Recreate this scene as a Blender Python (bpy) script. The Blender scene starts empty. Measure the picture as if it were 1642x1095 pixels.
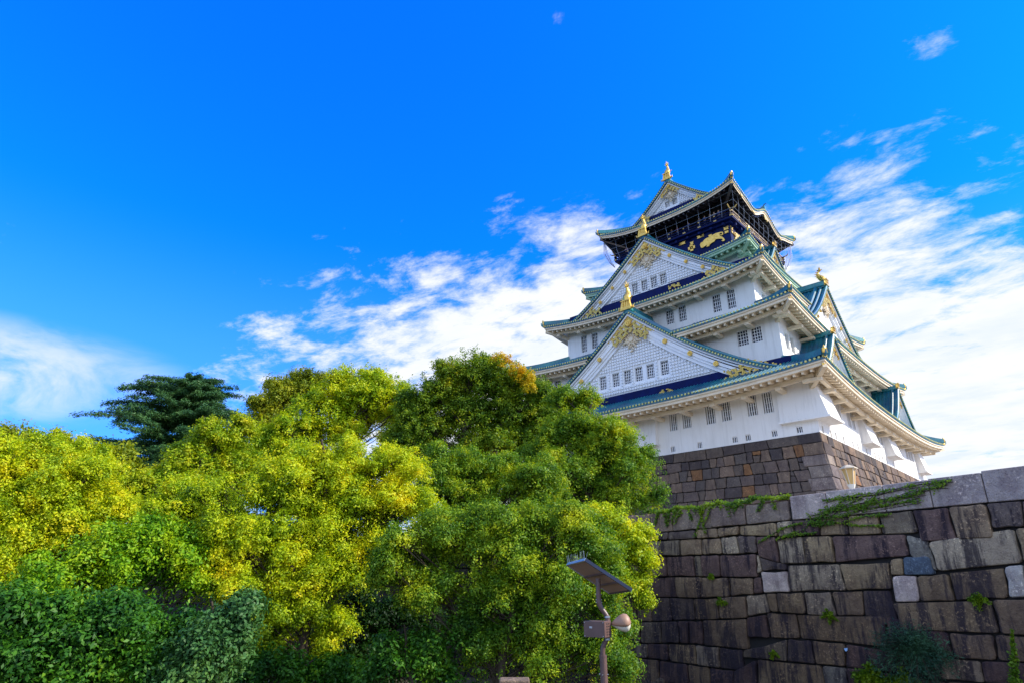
import bpy, bmesh, math, random
import numpy as np
from mathutils import Vector, Matrix

# ------------------------------------------------------------------ camera, sky, sun
scene = bpy.context.scene
R = math.radians
CAM = (31.187, -70.902, -11.052)
PITCH, ROLL, YAW = 0.37078, -0.004825, -0.742653
FPX = 1000.97
cf = Vector((math.sin(YAW)*math.cos(PITCH), math.cos(YAW)*math.cos(PITCH), math.sin(PITCH)))
cr0 = Vector((math.cos(YAW), -math.sin(YAW), 0)); cu0 = cr0.cross(cf)
cr = cr0*math.cos(ROLL)+cu0*math.sin(ROLL); cu = -cr0*math.sin(ROLL)+cu0*math.cos(ROLL)
cam_d = bpy.data.cameras.new('camera'); cam = bpy.data.objects.new('camera', cam_d)
scene.collection.objects.link(cam)
cam.matrix_world = Matrix(((cr.x, cu.x, -cf.x, CAM[0]), (cr.y, cu.y, -cf.y, CAM[1]), (cr.z, cu.z, -cf.z, CAM[2]), (0, 0, 0, 1)))
cam_d.sensor_width = 36; cam_d.lens = FPX/1642*36; cam_d.clip_end = 6000
scene.camera = cam

SUN_AZ, SUN_EL = 60.0, 34.0           # azimuth clockwise from +Y, elevation
SKY_STRENGTH = 0.13
sd = Vector((math.sin(R(SUN_AZ))*math.cos(R(SUN_EL)), math.cos(R(SUN_AZ))*math.cos(R(SUN_EL)), math.sin(R(SUN_EL))))
sl = bpy.data.lights.new('sun', 'SUN'); sl.energy = 5.0; sl.angle = R(0.5); sl.color = (1, .91, .76)
so = bpy.data.objects.new('sun', sl); scene.collection.objects.link(so)
so.rotation_euler = sd.to_track_quat('Z', 'Y').to_euler(); so.location = (60, 0, 80)

scene.view_settings.view_transform = 'Standard'; scene.view_settings.look = 'None'
scene.view_settings.exposure = 0.46; scene.view_settings.gamma = 1

class NT:
    """tiny node-expression helper"""
    def __init__(s, tree): s.t = tree; s.n = tree.nodes; s.l = tree.links
    def node(s, kind, **kw):
        n = s.n.new(kind)
        for k, v in kw.items(): setattr(n, k, v)
        return n
    def put(s, sock, v):
        if hasattr(v, 'links') or hasattr(v, 'is_linked'): s.l.new(v, sock)
        else: sock.default_value = v
    def m(s, op, a, b=0.0, c=None, clamp=False):
        n = s.node('ShaderNodeMath', operation=op, use_clamp=clamp)
        s.put(n.inputs[0], a); s.put(n.inputs[1], b)
        if c is not None: s.put(n.inputs[2], c)
        return n.outputs[0]
    def noise(s, vec, scale, detail=4, rough=.5, dist=0.0, out=0):
        n = s.node('ShaderNodeTexNoise'); s.put(n.inputs['Vector'], vec)
        n.inputs['Scale'].default_value = scale; n.inputs['Detail'].default_value = detail
        n.inputs['Roughness'].default_value = rough; n.inputs['Distortion'].default_value = dist
        return n.outputs[out]
    def sstep(s, v, a, b):
        n = s.node('ShaderNodeMapRange', interpolation_type='SMOOTHSTEP'); s.put(n.inputs[0], v)
        n.inputs[1].default_value = a; n.inputs[2].default_value = b
        return n.outputs[0]
    def mix(s, f, a, b, blend='MIX'):
        n = s.node('ShaderNodeMix', data_type='RGBA', blend_type=blend)
        s.put(n.inputs[0], f); s.put(n.inputs[6], a); s.put(n.inputs[7], b)
        return n.outputs[2]
    def ramp(s, f, stops, interp='LINEAR'):
        n = s.node('ShaderNodeValToRGB'); s.put(n.inputs[0], f); e = n.color_ramp.elements; n.color_ramp.interpolation = interp
        while len(e) < len(stops): e.new(.5)
        for el, (p, c) in zip(e, stops): el.position = p; el.color = (*c, 1)
        return n.outputs[0]
    def scale(s, vec, sc):
        n = s.node('ShaderNodeMapping'); s.put(n.inputs[0], vec); n.inputs['Scale'].default_value = sc
        return n.outputs[0]

# world: Nishita sky with a cirrus / altocumulus layer
w = bpy.data.worlds.new('World'); scene.world = w; w.use_nodes = True
w.node_tree.nodes.clear(); N = NT(w.node_tree)
sky = N.node('ShaderNodeTexSky', sky_type='NISHITA'); sky.sun_disc = False
sky.sun_elevation = R(SUN_EL); sky.sun_rotation = R(SUN_AZ); sky.altitude = 50; sky.air_density = 1.0; sky.dust_density = .6; sky.ozone_density = 3
tc = N.node('ShaderNodeTexCoord'); g = tc.outputs['Generated']
sep = N.node('ShaderNodeSeparateXYZ'); N.put(sep.inputs[0], g); X, Y, Z = sep.outputs
az = N.m('MULTIPLY', N.m('ARCTAN2', X, Y), 57.2958); el = N.m('MULTIPLY', N.m('ARCSINE', Z), 57.2958)
# flat cloud layer coordinates
zz = N.m('MAXIMUM', N.m('ADD', Z, .10), .03)
cmb = N.node('ShaderNodeCombineXYZ'); N.put(cmb.inputs[0], N.m('DIVIDE', X, zz)); N.put(cmb.inputs[1], N.m('DIVIDE', Y, zz))
rot = N.node('ShaderNodeMapping'); N.put(rot.inputs[0], cmb.outputs[0]); rot.inputs['Rotation'].default_value = (0, 0, R(-28)); rot.inputs['Scale'].default_value = (1.0, 1.5, 1)
P = rot.outputs[0]
def blob(a0, e0, ra, re, tilt=0.0):
    da = N.m('SUBTRACT', az, a0); de = N.m('SUBTRACT', N.m('SUBTRACT', el, e0), N.m('MULTIPLY', da, tilt))
    q = N.m('ADD', N.m('POWER', N.m('ABSOLUTE', N.m('DIVIDE', da, ra)), 2), N.m('POWER', N.m('ABSOLUTE', N.m('DIVIDE', de, re)), 2))
    return N.m('SUBTRACT', 1.0, q)
main_c = blob(-28, 13, 48, 23)
solid_c = blob(2, 12, 27, 15)
fill_c = N.sstep(N.m('ABSOLUTE', N.m('ADD', az, 42)), 70, 110)      # bright clouds added out of view as fill for the shaded walls
left_c = blob(-86, 14.4, 14, 3.6, .05)
wisp_a = blob(-1, 38.6, 2.6, 2.8); wisp_b = blob(-36.7, 48.7, 1.6, 1.1); wisp_c = blob(-14, 34.5, 16, 2.4, -.12)
cov = N.m('MAXIMUM', N.m('MULTIPLY', main_c, .80), N.m('MULTIPLY', N.m('SUBTRACT', fill_c, .15), .9))
cov = N.m('MAXIMUM', cov, N.m('ADD', N.m('MULTIPLY', solid_c, .80), .0))
cov = N.m('MAXIMUM', cov, N.m('MULTIPLY', wisp_a, .115)); cov = N.m('MAXIMUM', cov, N.m('MULTIPLY', wisp_b, .22)); cov = N.m('MAXIMUM', cov, N.m('MULTIPLY', wisp_c, .12))
n1 = N.noise(P, 1.6, 9, .60, .35); n2 = N.noise(P, 9.0, 7, .68, .3); n3 = N.noise(P, .55, 3, .5)
nn = N.m('ADD', N.m('MULTIPLY', n1, .62), N.m('ADD', N.m('MULTIPLY', n2, .30), N.m('MULTIPLY', n3, .30)))
n4 = N.noise(P, 4.2, 8, .66, .25)
mott = N.m('MULTIPLY', N.m('SUBTRACT', n4, .5), 1.4)
dens = N.sstep(N.m('ADD', N.m('MULTIPLY', cov, 1.0), N.m('ADD', mott, N.m('SUBTRACT', nn, .90))), -.10, .34)
haze_l = N.m('MULTIPLY', N.sstep(left_c, -.5, 1.0), N.sstep(N.noise(P, 1.3, 7, .6, .8), .30, .62), clamp=True)
dens = N.m('MAXIMUM', dens, N.m('MULTIPLY', haze_l, .8))
low = N.sstep(el, 30, 6)
skyc = N.mix(1.0, sky.outputs[0], (0.02, .92, 2.6, 1), 'MULTIPLY')
skyc = N.mix(N.m('MULTIPLY', low, .55), skyc, (1.3, 2.9, 6.0, 1))
sh = N.m('MULTIPLY', N.sstep(N.noise(P, 2.3, 6, .6), .42, .66), N.sstep(el, 30, 14))
cloudc = N.mix(N.m('MULTIPLY', sh, .45), (5.6, 5.75, 6.0, 1), (3.6, 4.5, 5.7, 1))
cloudc = N.mix(fill_c, cloudc, (5.0, 6.4, 9.6, 1))  # the added fill clouds get their own bluish brightness
col = N.mix(dens, skyc, cloudc)
bg = N.node('ShaderNodeBackground'); N.put(bg.inputs[0], col); bg.inputs[1].default_value = SKY_STRENGTH
wo = N.node('ShaderNodeOutputWorld'); N.put(wo.inputs[0], bg.outputs[0])

# ------------------------------------------------------------------ helpers
rng = random.Random(7)
C = scene.collection
CV = Vector(CAM)
def ray(px, py):
    return cf + cr*((px-821)/FPX) - cu*((py-547.5)/FPX)
def at(px, py, D):
    d = ray(px, py); t = D/math.hypot(d.x, d.y); return CV+d*t
def at_plane(px, py, n, c):
    d = ray(px, py); n = Vector(n); t = (c-n.dot(CV))/n.dot(d); return CV+d*t

ORG = {}
def empty(name, loc, label, cat, group=None, rz=0):
    o = bpy.data.objects.new(name, None); C.objects.link(o); o.location = loc; o.rotation_euler = (0, 0, rz)
    o['label'] = label; o['category'] = cat
    if group: o['group'] = group
    ORG[o] = Vector(loc); return o
def tag(o, label=None, cat=None, group=None, kind=None):
    for k, v in (('label', label), ('category', cat), ('group', group), ('kind', kind)):
        if v: o[k] = v
    return o
class MB:
    def __init__(s): s.v = []; s.f = []; s.m = []
    def face(s, pts, mi=0):
        b = len(s.v); s.v += [tuple(p) for p in pts]; s.f.append(tuple(range(b, b+len(pts)))); s.m.append(mi)
    def grid(s, rows, mi=0, closed=False):
        b = len(s.v); nr = len(rows); nc = len(rows[0])
        for r_ in rows: s.v += [tuple(p) for p in r_]
        for i in range(nr-1):
            for j in range(nc if closed else nc-1):
                k = (j+1) % nc
                s.f.append((b+i*nc+j, b+i*nc+k, b+(i+1)*nc+k, b+(i+1)*nc+j)); s.m.append(mi)
    def hexa(s, p, mi=0):      # p: 8 corner points, 4 bottom then 4 top
        b = len(s.v); s.v += [tuple(q) for q in p]
        for f in ((3, 2, 1, 0), (4, 5, 6, 7), (0, 1, 5, 4), (1, 2, 6, 5), (2, 3, 7, 6), (3, 0, 4, 7)):
            s.f.append(tuple(b+i for i in f)); s.m.append(mi)
    def box(s, c, d, mi=0, ax=None):
        c = Vector(c); hx, hy, hz = d[0]/2, d[1]/2, d[2]/2
        if ax is None: ax = (Vector((1, 0, 0)), Vector((0, 1, 0)), Vector((0, 0, 1)))
        P_ = [c+ax[0]*(sx*hx)+ax[1]*(sy*hy)+ax[2]*(sz*hz) for sz in (-1, 1) for sx, sy in ((-1, -1), (1, -1), (1, 1), (-1, 1))]
        s.hexa(P_, mi)
    def bar(s, a, b, wd, hg, mi=0, up=Vector((0, 0, 1))):
        a = Vector(a); b = Vector(b); d = b-a; L = d.length
        if L < 1e-6: return
        d.normalize(); sd_ = d.cross(up)
        if sd_.length < 1e-3: sd_ = d.cross(Vector((0, 1, 0)))
        sd_.normalize(); u2 = sd_.cross(d)
        s.box((a+b)/2, (wd, L, hg), mi, (sd_, d, u2))
    def tube(s, pts, rad, n=8, mi=0, cap=True):
        pts = [Vector(p) for p in pts]
        if not hasattr(rad, '__len__'): rad = [rad]*len(pts)
        rows = []; up = None
        for i, p in enumerate(pts):
            d = (pts[min(i+1, len(pts)-1)]-pts[max(i-1, 0)])
            if d.length < 1e-9: d = Vector((0, 0, 1))
            d.normalize()
            if up is None: up = Vector((0, 0, 1)) if abs(d.z) < .9 else Vector((0, 1, 0))
            a = d.cross(up)
            if a.length < 1e-4: a = d.orthogonal()
            a.normalize(); b = a.cross(d); up = b
            rows.append([p+a*(rad[i]*math.cos(2*math.pi*k/n))+b*(rad[i]*math.sin(2*math.pi*k/n)) for k in range(n)])
        s.grid(rows, mi, True)
        if cap: s.face(list(reversed(rows[0])), mi); s.face(rows[-1], mi)
    def cyl(s, c, axis, r, h, n=8, mi=0):
        axis = Vector(axis).normalized(); c = Vector(c); s.tube([c, c+axis*h], r, n, mi)
    def poly(s, pts, depth, mi=0):   # pts coplanar, extruded by the vector depth
        pts = [Vector(p) for p in pts]; q = [p+depth for p in pts]; n = len(pts)
        s.face(pts, mi); s.face(list(reversed(q)), mi)
        for i in range(n): s.face([pts[i], q[i], q[(i+1) % n], pts[(i+1) % n]], mi)
    def build(s, name, mats, parent=None, fix=True, smooth=False):
        me = bpy.data.meshes.new(name)
        o_ = ORG.get(parent, Vector((0, 0, 0)))
        V = [(x-o_.x, y-o_.y, z-o_.z) for x, y, z in s.v]
        me.from_pydata(V, [], s.f)
        if not isinstance(mats, (list, tuple)): mats = [mats]
        for m in mats: me.materials.append(m)
        me.polygons.foreach_set('material_index', s.m)
        if fix:
            bm = bmesh.new(); bm.from_mesh(me); bmesh.ops.recalc_face_normals(bm, faces=bm.faces); bm.to_mesh(me); bm.free()
        if smooth: me.polygons.foreach_set('use_smooth', [True]*len(me.polygons))
        me.update()
        o = bpy.data.objects.new(name, me); C.objects.link(o)
        if parent is not None: o.parent = parent; ORG[o] = o_
        return o
def rot_map(face):
    """frame of a facade: (along, outward, z) -> world"""
    if face == 'A': return lambda a, o, z: (a, -o, z)
    if face == 'B': return lambda a, o, z: (o, a, z)
    if face == 'C': return lambda a, o, z: (-a, o, z)
    return lambda a, o, z: (-o, -a, z)

# ------------------------------------------------------------------ materials
def material(name):
    m = bpy.data.materials.new(name); m.use_nodes = True; m.node_tree.nodes.clear(); return m, NT(m.node_tree)
def finish(n, col, rough=.6, metal=0.0, bump=None, bstr=.3, bdist=.02, spec=.5, extra=None):
    b = n.node('ShaderNodeBsdfPrincipled'); n.put(b.inputs['Base Color'], col); n.put(b.inputs['Roughness'], rough); n.put(b.inputs['Metallic'], metal)
    b.inputs['Specular IOR Level'].default_value = spec
    if bump is not None:
        bn = n.node('ShaderNodeBump'); n.put(bn.inputs['Height'], bump); bn.inputs['Strength'].default_value = bstr; bn.inputs['Distance'].default_value = bdist
        n.put(b.inputs['Normal'], bn.outputs[0])
    o = n.node('ShaderNodeOutputMaterial'); n.put(o.inputs[0], b.outputs[0]); return b
def objco(n): return n.node('ShaderNodeTexCoord').outputs['Object']
def simple(name, c1, c2, rough=.6, metal=0.0, sc=2.0, bstr=.15, spec=.5, streak=False):
    m, n = material(name); co = objco(n)
    v = n.scale(co, (1, 1, .15)) if streak else co
    f = n.noise(v, sc, 6, .6)
    finish(n, n.mix(n.sstep(f, .3, .7), (*c1, 1), (*c2, 1)), rough, metal, n.noise(co, sc*6, 4), bstr, .02, spec); return m
PLASTER0 = simple('white_plaster_plain', (.84, .82, .79), (.68, .665, .64), .75, 0, .9, .08, .3, True)
m, n = material('white_plaster'); co = objco(n)
st_ = n.sstep(n.noise(n.scale(co, (1.6, 1.6, .12)), 1.6, 6, .7), .46, .72); bl_ = n.sstep(n.noise(co, .35, 5, .6), .35, .7)
pc_ = n.mix(n.m('MULTIPLY', st_, .55), (.85, .83, .79, 1), (.58, .56, .52, 1)); pc_ = n.mix(n.m('MULTIPLY', bl_, .35), pc_, (.74, .70, .62, 1))
finish(n, pc_, .8, 0, n.noise(co, 5, 5, .7), .25, .03, .25); PLASTER = m
TRIM = simple('white_trim', (.80, .68, .49), (.66, .55, .39), .7, 0, 1.2, .1, .3)  # cream trim; warm bounce light under the eaves is put into its colour
PALEGREEN = simple('pale_green_trim', (.42, .58, .40), (.30, .48, .32), .7, 0, 1.2, .1)
NAVY = simple('blue_black_lacquer', (.002, .010, .085), (.002, .007, .055), .6, 0, 1.5, .05, .12)
DARK = simple('black_lacquer', (.012, .013, .022), (.03, .025, .025), .4, 0, 1.0, .05, .6)
GOLD = simple('gold_leaf', (.80, .54, .14), (.58, .36, .07), .38, .8, 4, .2)
DULLGOLD = simple('dull_gilt', (.62, .46, .16), (.42, .30, .10), .5, .6, 5, .3)
LATTICE = simple('lattice_paint', (.87, .87, .86), (.80, .80, .80), .6, 0, 3, .05)
NETM = simple('net_wire', (.45, .5, .6), (.35, .4, .5), .5, .4, 3, .05)
RAIL_LIT = simple('sunlit_rail', (.40, .32, .25), (.28, .2, .15), .6, 0, 3, .1)  # rail colour for the sunlit side, with the sunlight put into it
m, n = material('window_glass'); finish(n, (.008, .015, .04, 1), .25, 0, None, spec=.3); GLASS = m

def tile_mat(name, a, b, c):
    m, n = material(name); co = objco(n)
    f = n.noise(co, .45, 6, .65); f2 = n.noise(co, 5, 4, .6)
    col = n.ramp(n.m('ADD', n.m('MULTIPLY', f, .7), n.m('MULTIPLY', f2, .3)), ((.33, a), (.5, b), (.66, c)))
    finish(n, col, .36, .0, f2, .25, .03, .7); return m
TILE = tile_mat('verdigris_tile', (.004, .035, .11), (.007, .12, .18), (.03, .26, .24))
RIDGE = tile_mat('verdigris_ridge', (.004, .05, .11), (.008, .16, .20), (.04, .32, .30))

def stone_mat(name, stops, streaks=.5, bright=1.0, bscale=1.0, low_dark=0.0, low_dark_z=0.0, mottle=.7):
    m, n = material(name); co = objco(n)
    sp_ = n.node('ShaderNodeSeparateXYZ'); n.put(sp_.inputs[0], co); zc = sp_.outputs[2]
    gi = n.node('ShaderNodeNewGeometry').outputs['Random Per Island']
    base = n.ramp(gi, stops, 'CONSTANT')
    if low_dark: base = n.mix(1.0, base, n.mix(n.sstep(zc, low_dark_z-2.5, low_dark_z+.8), (.90, .84, .82, 1), (1.75, 1.74, 1.66, 1)), 'MULTIPLY')  # stone tone runs from lighter at the top to darker below
    mot = n.noise(co, 1.6*bscale, 8, .7); fine = n.noise(co, 11*bscale, 6, .75)
    col = n.mix(n.m('MULTIPLY', n.sstep(mot, .38, .66), mottle), base, n.mix(1.0, base, (.45, .40, .46, 1), 'MULTIPLY'))
    st = n.noise(n.scale(co, (2.2, 2.2, .25)), 1.2*bscale, 5, .7)
    col = n.mix(n.m('MULTIPLY', n.sstep(n.m('ADD', st, n.m('MULTIPLY', low_dark, n.sstep(zc, low_dark_z, low_dark_z-3.5))), .5, .64), streaks), col, (.020, .014, .022, 1))  # dark streaks, denser towards the bottom
    li = n.m('MULTIPLY', n.sstep(fine, .52, .68), n.sstep(n.noise(co, 1.1, 4, .6), .40, .60))
    col = n.mix(n.m('MULTIPLY', li, .75), col, n.mix(1.0, base, (2.6, 2.5, 2.3, 1), 'MULTIPLY'))
    pit = n.sstep(n.noise(co, 26*bscale, 3, .6), .56, .70); col = n.mix(n.m('MULTIPLY', pit, .55), col, (.02, .015, .015, 1))
    bmp = n.m('ADD', n.m('MULTIPLY', fine, .5), n.noise(co, 3.5*bscale, 5, .7))
    finish(n, col, .88, 0, bmp, 1.0, .07, .25); return m
STONE_KEEP = stone_mat('keep_stone', ((0, (.13, .098, .075)), (.15, (.19, .135, .095)), (.3, (.075, .062, .058)), (.45, (.15, .11, .088)), (.6, (.21, .145, .10)), (.72, (.09, .07, .062)), (.88, (.23, .115, .05)), (.93, (.12, .096, .08))), .3, mottle=.5)
STONE_QUOIN = stone_mat('keep_corner_granite', ((0, (.26, .21, .17)), (.3, (.16, .13, .12)), (.55, (.24, .19, .16)), (.75, (.12, .10, .10))), .3)
STONE_WALL = stone_mat('wall_stone', ((0, (.17, .118, .070)), (.16, (.10, .062, .052)), (.32, (.21, .15, .086)), (.46, (.085, .062, .052)), (.58, (.14, .108, .075)), (.72, (.18, .125, .078)), (.86, (.25, .195, .135)), (.94, (.15, .135, .11))), .85, low_dark=.07, low_dark_z=5.6)
STONE_BROWN = stone_mat('brown_top_stone', ((0, (.30, .21, .15)), (.3, (.24, .17, .13)), (.6, (.20, .13, .09)), (.8, (.28, .21, .16))), .35)
STONE_SHADY = stone_mat('shade_dark_stone', ((0, (.030, .024, .020)), (.25, (.020, .017, .016)), (.5, (.038, .030, .024)), (.75, (.026, .022, .020))), .6)  # deep shade under the trees is put into this near-black stone colour
STONE_LIGHT = stone_mat('pale_granite', ((0, (.50, .44, .37)), (.3, (.42, .37, .33)), (.6, (.46, .40, .34)), (.8, (.38, .34, .31))), .08)
STONE_PINK = stone_mat('coping_granite', ((0, (.55, .43, .36)), (.3, (.42, .34, .30)), (.6, (.58, .47, .40)), (.8, (.48, .39, .34))), .25)
STONE_BLUE = stone_mat('blue_stone', ((0, (.10, .13, .16)), (.5, (.09, .115, .14)), (.6, (.10, .13, .16)), (.8, (.10, .13, .16))), .3)
JOINT = simple('dark_joint_earth', (.012, .010, .010), (.02, .017, .015), .95)  # dark backing that shows between the stones
def leaf_mat(name, stops, trans=.40, hue_noise=.4, patch=None):
    m, n = material(name); co = objco(n)
    gi = n.node('ShaderNodeNewGeometry').outputs['Random Per Island']
    f = n.m('ADD', n.m('MULTIPLY', gi, .16), n.m('ADD', .10, n.m('MULTIPLY', n.noise(co, hue_noise, 4, .6), .70)))
    f = n.m('ADD', n.m('MULTIPLY', n.m('SUBTRACT', n.noise(co, 1.3, 4, .65), .5), .85), f)
    col = n.ramp(f, stops)
    if patch:
        pc, ps, thr = patch
        col = n.mix(n.sstep(n.noise(co, ps, 3, .5), thr, thr+.08), col, n.mix(gi, (*pc, 1), (pc[0]*.7, pc[1]*.8, pc[2], 1)))
    b = n.node('ShaderNodeBsdfPrincipled'); n.put(b.inputs['Base Color'], col); b.inputs['Roughness'].default_value = .5; b.inputs['Specular IOR Level'].default_value = .25
    t = n.node('ShaderNodeBsdfTranslucent'); n.put(t.inputs[0], n.mix(1.0, col, (1.25, 1.15, .5, 1), 'MULTIPLY'))
    mx = n.node('ShaderNodeMixShader'); mx.inputs[0].default_value = trans; n.put(mx.inputs[1], b.outputs[0]); n.put(mx.inputs[2], t.outputs[0])
    o = n.node('ShaderNodeOutputMaterial'); n.put(o.inputs[0], mx.outputs[0]); return m
L_YELLOW = leaf_mat('yellow_leaves', ((.27, (.06, .15, .005)), (.42, (.24, .38, .007)), (.56, (.50, .60, .010)), (.72, (.74, .66, .010))))
L_LIME = leaf_mat('lime_leaves', ((.25, (.05, .16, .006)), (.42, (.22, .38, .008)), (.58, (.48, .58, .01)), (.75, (.66, .60, .012))))
L_GREEN = leaf_mat('green_leaves', ((.25, (.02, .08, .010)), (.42, (.07, .18, .012)), (.56, (.20, .34, .014)), (.74, (.54, .58, .012))))
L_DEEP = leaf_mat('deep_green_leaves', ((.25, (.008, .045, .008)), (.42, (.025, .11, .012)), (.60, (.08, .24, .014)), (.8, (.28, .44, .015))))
L_DGREEN = leaf_mat('dark_green_leaves', ((.25, (.025, .08, .008)), (.42, (.08, .18, .010)), (.58, (.20, .31, .012)), (.76, (.46, .46, .015))))
L_DEEP2 = leaf_mat('leaf_green_leaves', ((.25, (.025, .11, .006)), (.42, (.10, .28, .008)), (.58, (.28, .47, .010)), (.78, (.52, .60, .012))))
L_LIME2 = leaf_mat('fresh_green_leaves', ((.25, (.04, .13, .006)), (.42, (.17, .31, .008)), (.58, (.38, .48, .010)), (.76, (.58, .54, .012))))
L_SHADE = leaf_mat('shade_dark_leaves', ((.25, (.006, .022, .006)), (.5, (.012, .05, .010)), (.8, (.05, .12, .015))))  # near-black leaf colour with the shade below the canopy put into it
L_OLIVE = leaf_mat('olive_leaves', ((.25, (.07, .12, .012)), (.45, (.17, .24, .012)), (.62, (.34, .38, .015)), (.8, (.52, .48, .02))))
L_ORANGE = leaf_mat('orange_leaves', ((.25, (.24, .28, .01)), (.5, (.58, .44, .012)), (.75, (.66, .36, .012))))
L_GREY = leaf_mat('grey_green_leaves', ((.25, (.02, .08, .02)), (.5, (.06, .17, .04)), (.8, (.20, .34, .06))), .3)
L_CONIFER = leaf_mat('conifer_needles', ((.25, (.014, .060, .026)), (.5, (.045, .130, .040)), (.75, (.10, .21, .055))), .15)
L_FERN = leaf_mat('wall_shrub_needles', ((.25, (.010, .045, .03)), (.5, (.03, .09, .05)), (.8, (.07, .16, .07))), .25)
L_IVY = leaf_mat('ivy_leaves', ((.25, (.035, .09, .008)), (.5, (.10, .20, .01)), (.75, (.24, .34, .01))), .35)
BARK = simple('bark', (.045, .032, .022), (.09, .07, .05), .9, 0, 3, .6, .2, True)

# ------------------------------------------------------------------ the keep
KZ = -9.0
keep = empty('castle_keep', (0, 0, KZ), 'tall white castle keep with green tiled roofs and gilded gables on a stone base', 'castle')
HW = 16.36, 19.16
def off(z): return .05*abs(z)+.020*z*z

def stone(mb, c, mp, r_, mi=0, proud=.03, rnd=.09, gap=.022):
    """c: 4 corners (s,z) bl, br, tr, tl ; a rounded, slightly pillowed block"""
    c = [Vector(p) for p in c]; cen = sum(c, Vector((0, 0)))/4
    wdt = min((c[1]-c[0]).length, (c[3]-c[0]).length)
    if wdt < .1: return
    rr = min(rnd, wdt*.25)
    ring = []
    for i in range(4):
        p = c[i]; a = (c[i-1]-p); b = (c[(i+1) % 4]-p); la, lb = a.length, b.length; a.normalize(); b.normalize()
        k = rr*r_.uniform(.5, 1.5)
        ins = (a+b)*gap
        ring.append(p+ins+a*min(k, la*.3)); ring.append(p+ins+(a+b)*k*.28); ring.append(p+ins+b*min(k, lb*.3))
        if lb > .6:
            q = (c[(i+1) % 4]+p)/2; nrm = (cen-q).normalized(); ring.append(q+nrm*(gap+r_.uniform(-.015, .05)))
    pr_ = proud+r_.uniform(-.045, .05)
    tx, tz = r_.uniform(-.03, .03), r_.uniform(-.03, .03)
    def lvl(ins, d):
        out = []
        for q in ring:
            v = cen-q; L = v.length; q2 = q+v*(ins/L)
            e = q2-cen
            out.append(mp(q2.x, q2.y, d+tx*e.x+tz*e.y))
        return out
    i2 = min(.05, wdt*.1); i3 = min(.15, wdt*.22)
    rows = [lvl(-.0, -.22), lvl(0, pr_-.03), lvl(min(.03, wdt*.06), pr_-.004), lvl(i3, pr_+.006)]
    mb.grid(rows, mi, True)
    b = len(mb.v); top = rows[-1]; cc = mp(cen.x, cen.y, pr_+.02)
    mb.v.append(tuple(cc)); base = b-len(top)
    for k in range(len(top)):
        mb.f.append((base+k, base+(k+1) % len(top), b)); mb.m.append(mi)

def masonry(mb, bounds, joints, s0, s1, mp, r_, jit=.05, mats=None, split=.12):
    for k in range(len(bounds)-1):
        up, lo = bounds[k], bounds[k+1]
        js = [s for s in joints[k] if s0-.01 <= s <= s1+.01]
        if not js or js[0] > s0+.15: js = [s0]+js
        if js[-1] < s1-.15: js = js+[s1]
        tops = [s if i in (0, len(js)-1) else s+r_.uniform(-jit, jit)*1.4 for i, s in enumerate(js)]
        bots = [s if i in (0, len(js)-1) else s+r_.uniform(-jit, jit)*1.4 for i, s in enumerate(js)]
        for i in range(len(js)-1):
            a, b, c_, d = bots[i], bots[i+1], tops[i+1], tops[i]
            e = min(.16, (b-a)*.3)
            q = [(a, lo(a+e)), (b, lo(b-e)), (c_, up(c_-e)), (d, up(d+e))]
            hl, hr = q[3][1]-q[0][1], q[2][1]-q[1][1]
            if min(hl, hr) < .10: continue
            mi = mats(k, (a+b)/2, (q[0][1]+q[2][1])/2) if mats else 0
            if (b-a) < .8*hl and hl > .7 and r_.random() < split*3:      # two small ones above each other
                f = r_.uniform(.35, .65); ml = q[0][1]+f*hl; mr = q[1][1]+f*hr+r_.uniform(-.05, .05)
                xl = a+(d-a)*f; xr = b+(c_-b)*f
                stone(mb, [q[0], q[1], (xr, mr), (xl, ml)], mp, r_, mi); stone(mb, [(xl, ml), (xr, mr), q[2], q[3]], mp, r_, mi)
            else: stone(mb, q, mp, r_, mi)

def rand_rows(z0, z1, h, amp, r_, s0, s1):
    """wavy course lines from z0 (top) to z1"""
    zs = [z0]
    while zs[-1] > z1+.4*h: zs.append(zs[-1]-h*r_.uniform(.82, 1.2))
    zs[-1] = z1; out = []
    for i, z in enumerate(zs):
        ph = [(r_.uniform(.12, .9), r_.uniform(0, 6.28), r_.uniform(.3, 1)) for _ in range(4)]
        st = [r_.uniform(s0, s1) for _ in range(int((s1-s0)/5))]; sv = [r_.uniform(-1, 1)*amp*.5 for _ in st]
        def f(s, z=z, ph=ph, i=i, st=st, sv=sv):
            if i == 0 or i == len(zs)-1: return z
            return z+amp*sum(a*math.sin(w_*s+p) for w_, p, a in ph)/2.5+sum(v for q, v in zip(st, sv) if abs(s-q) < 1.6)
        out.append(f)
    return out
def rand_joints(s0, s1, nrow, wmin, wmax, r_):
    J = []
    for _ in range(nrow):
        s = s0; js = [s0]
        while s < s1-wmin*.8:
            s += r_.uniform(wmin, wmax) if r_.random() > .15 else r_.uniform(wmin*.6, wmin); js.append(s)
        js[-1] = s1; J.append(js)
    return J

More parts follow.
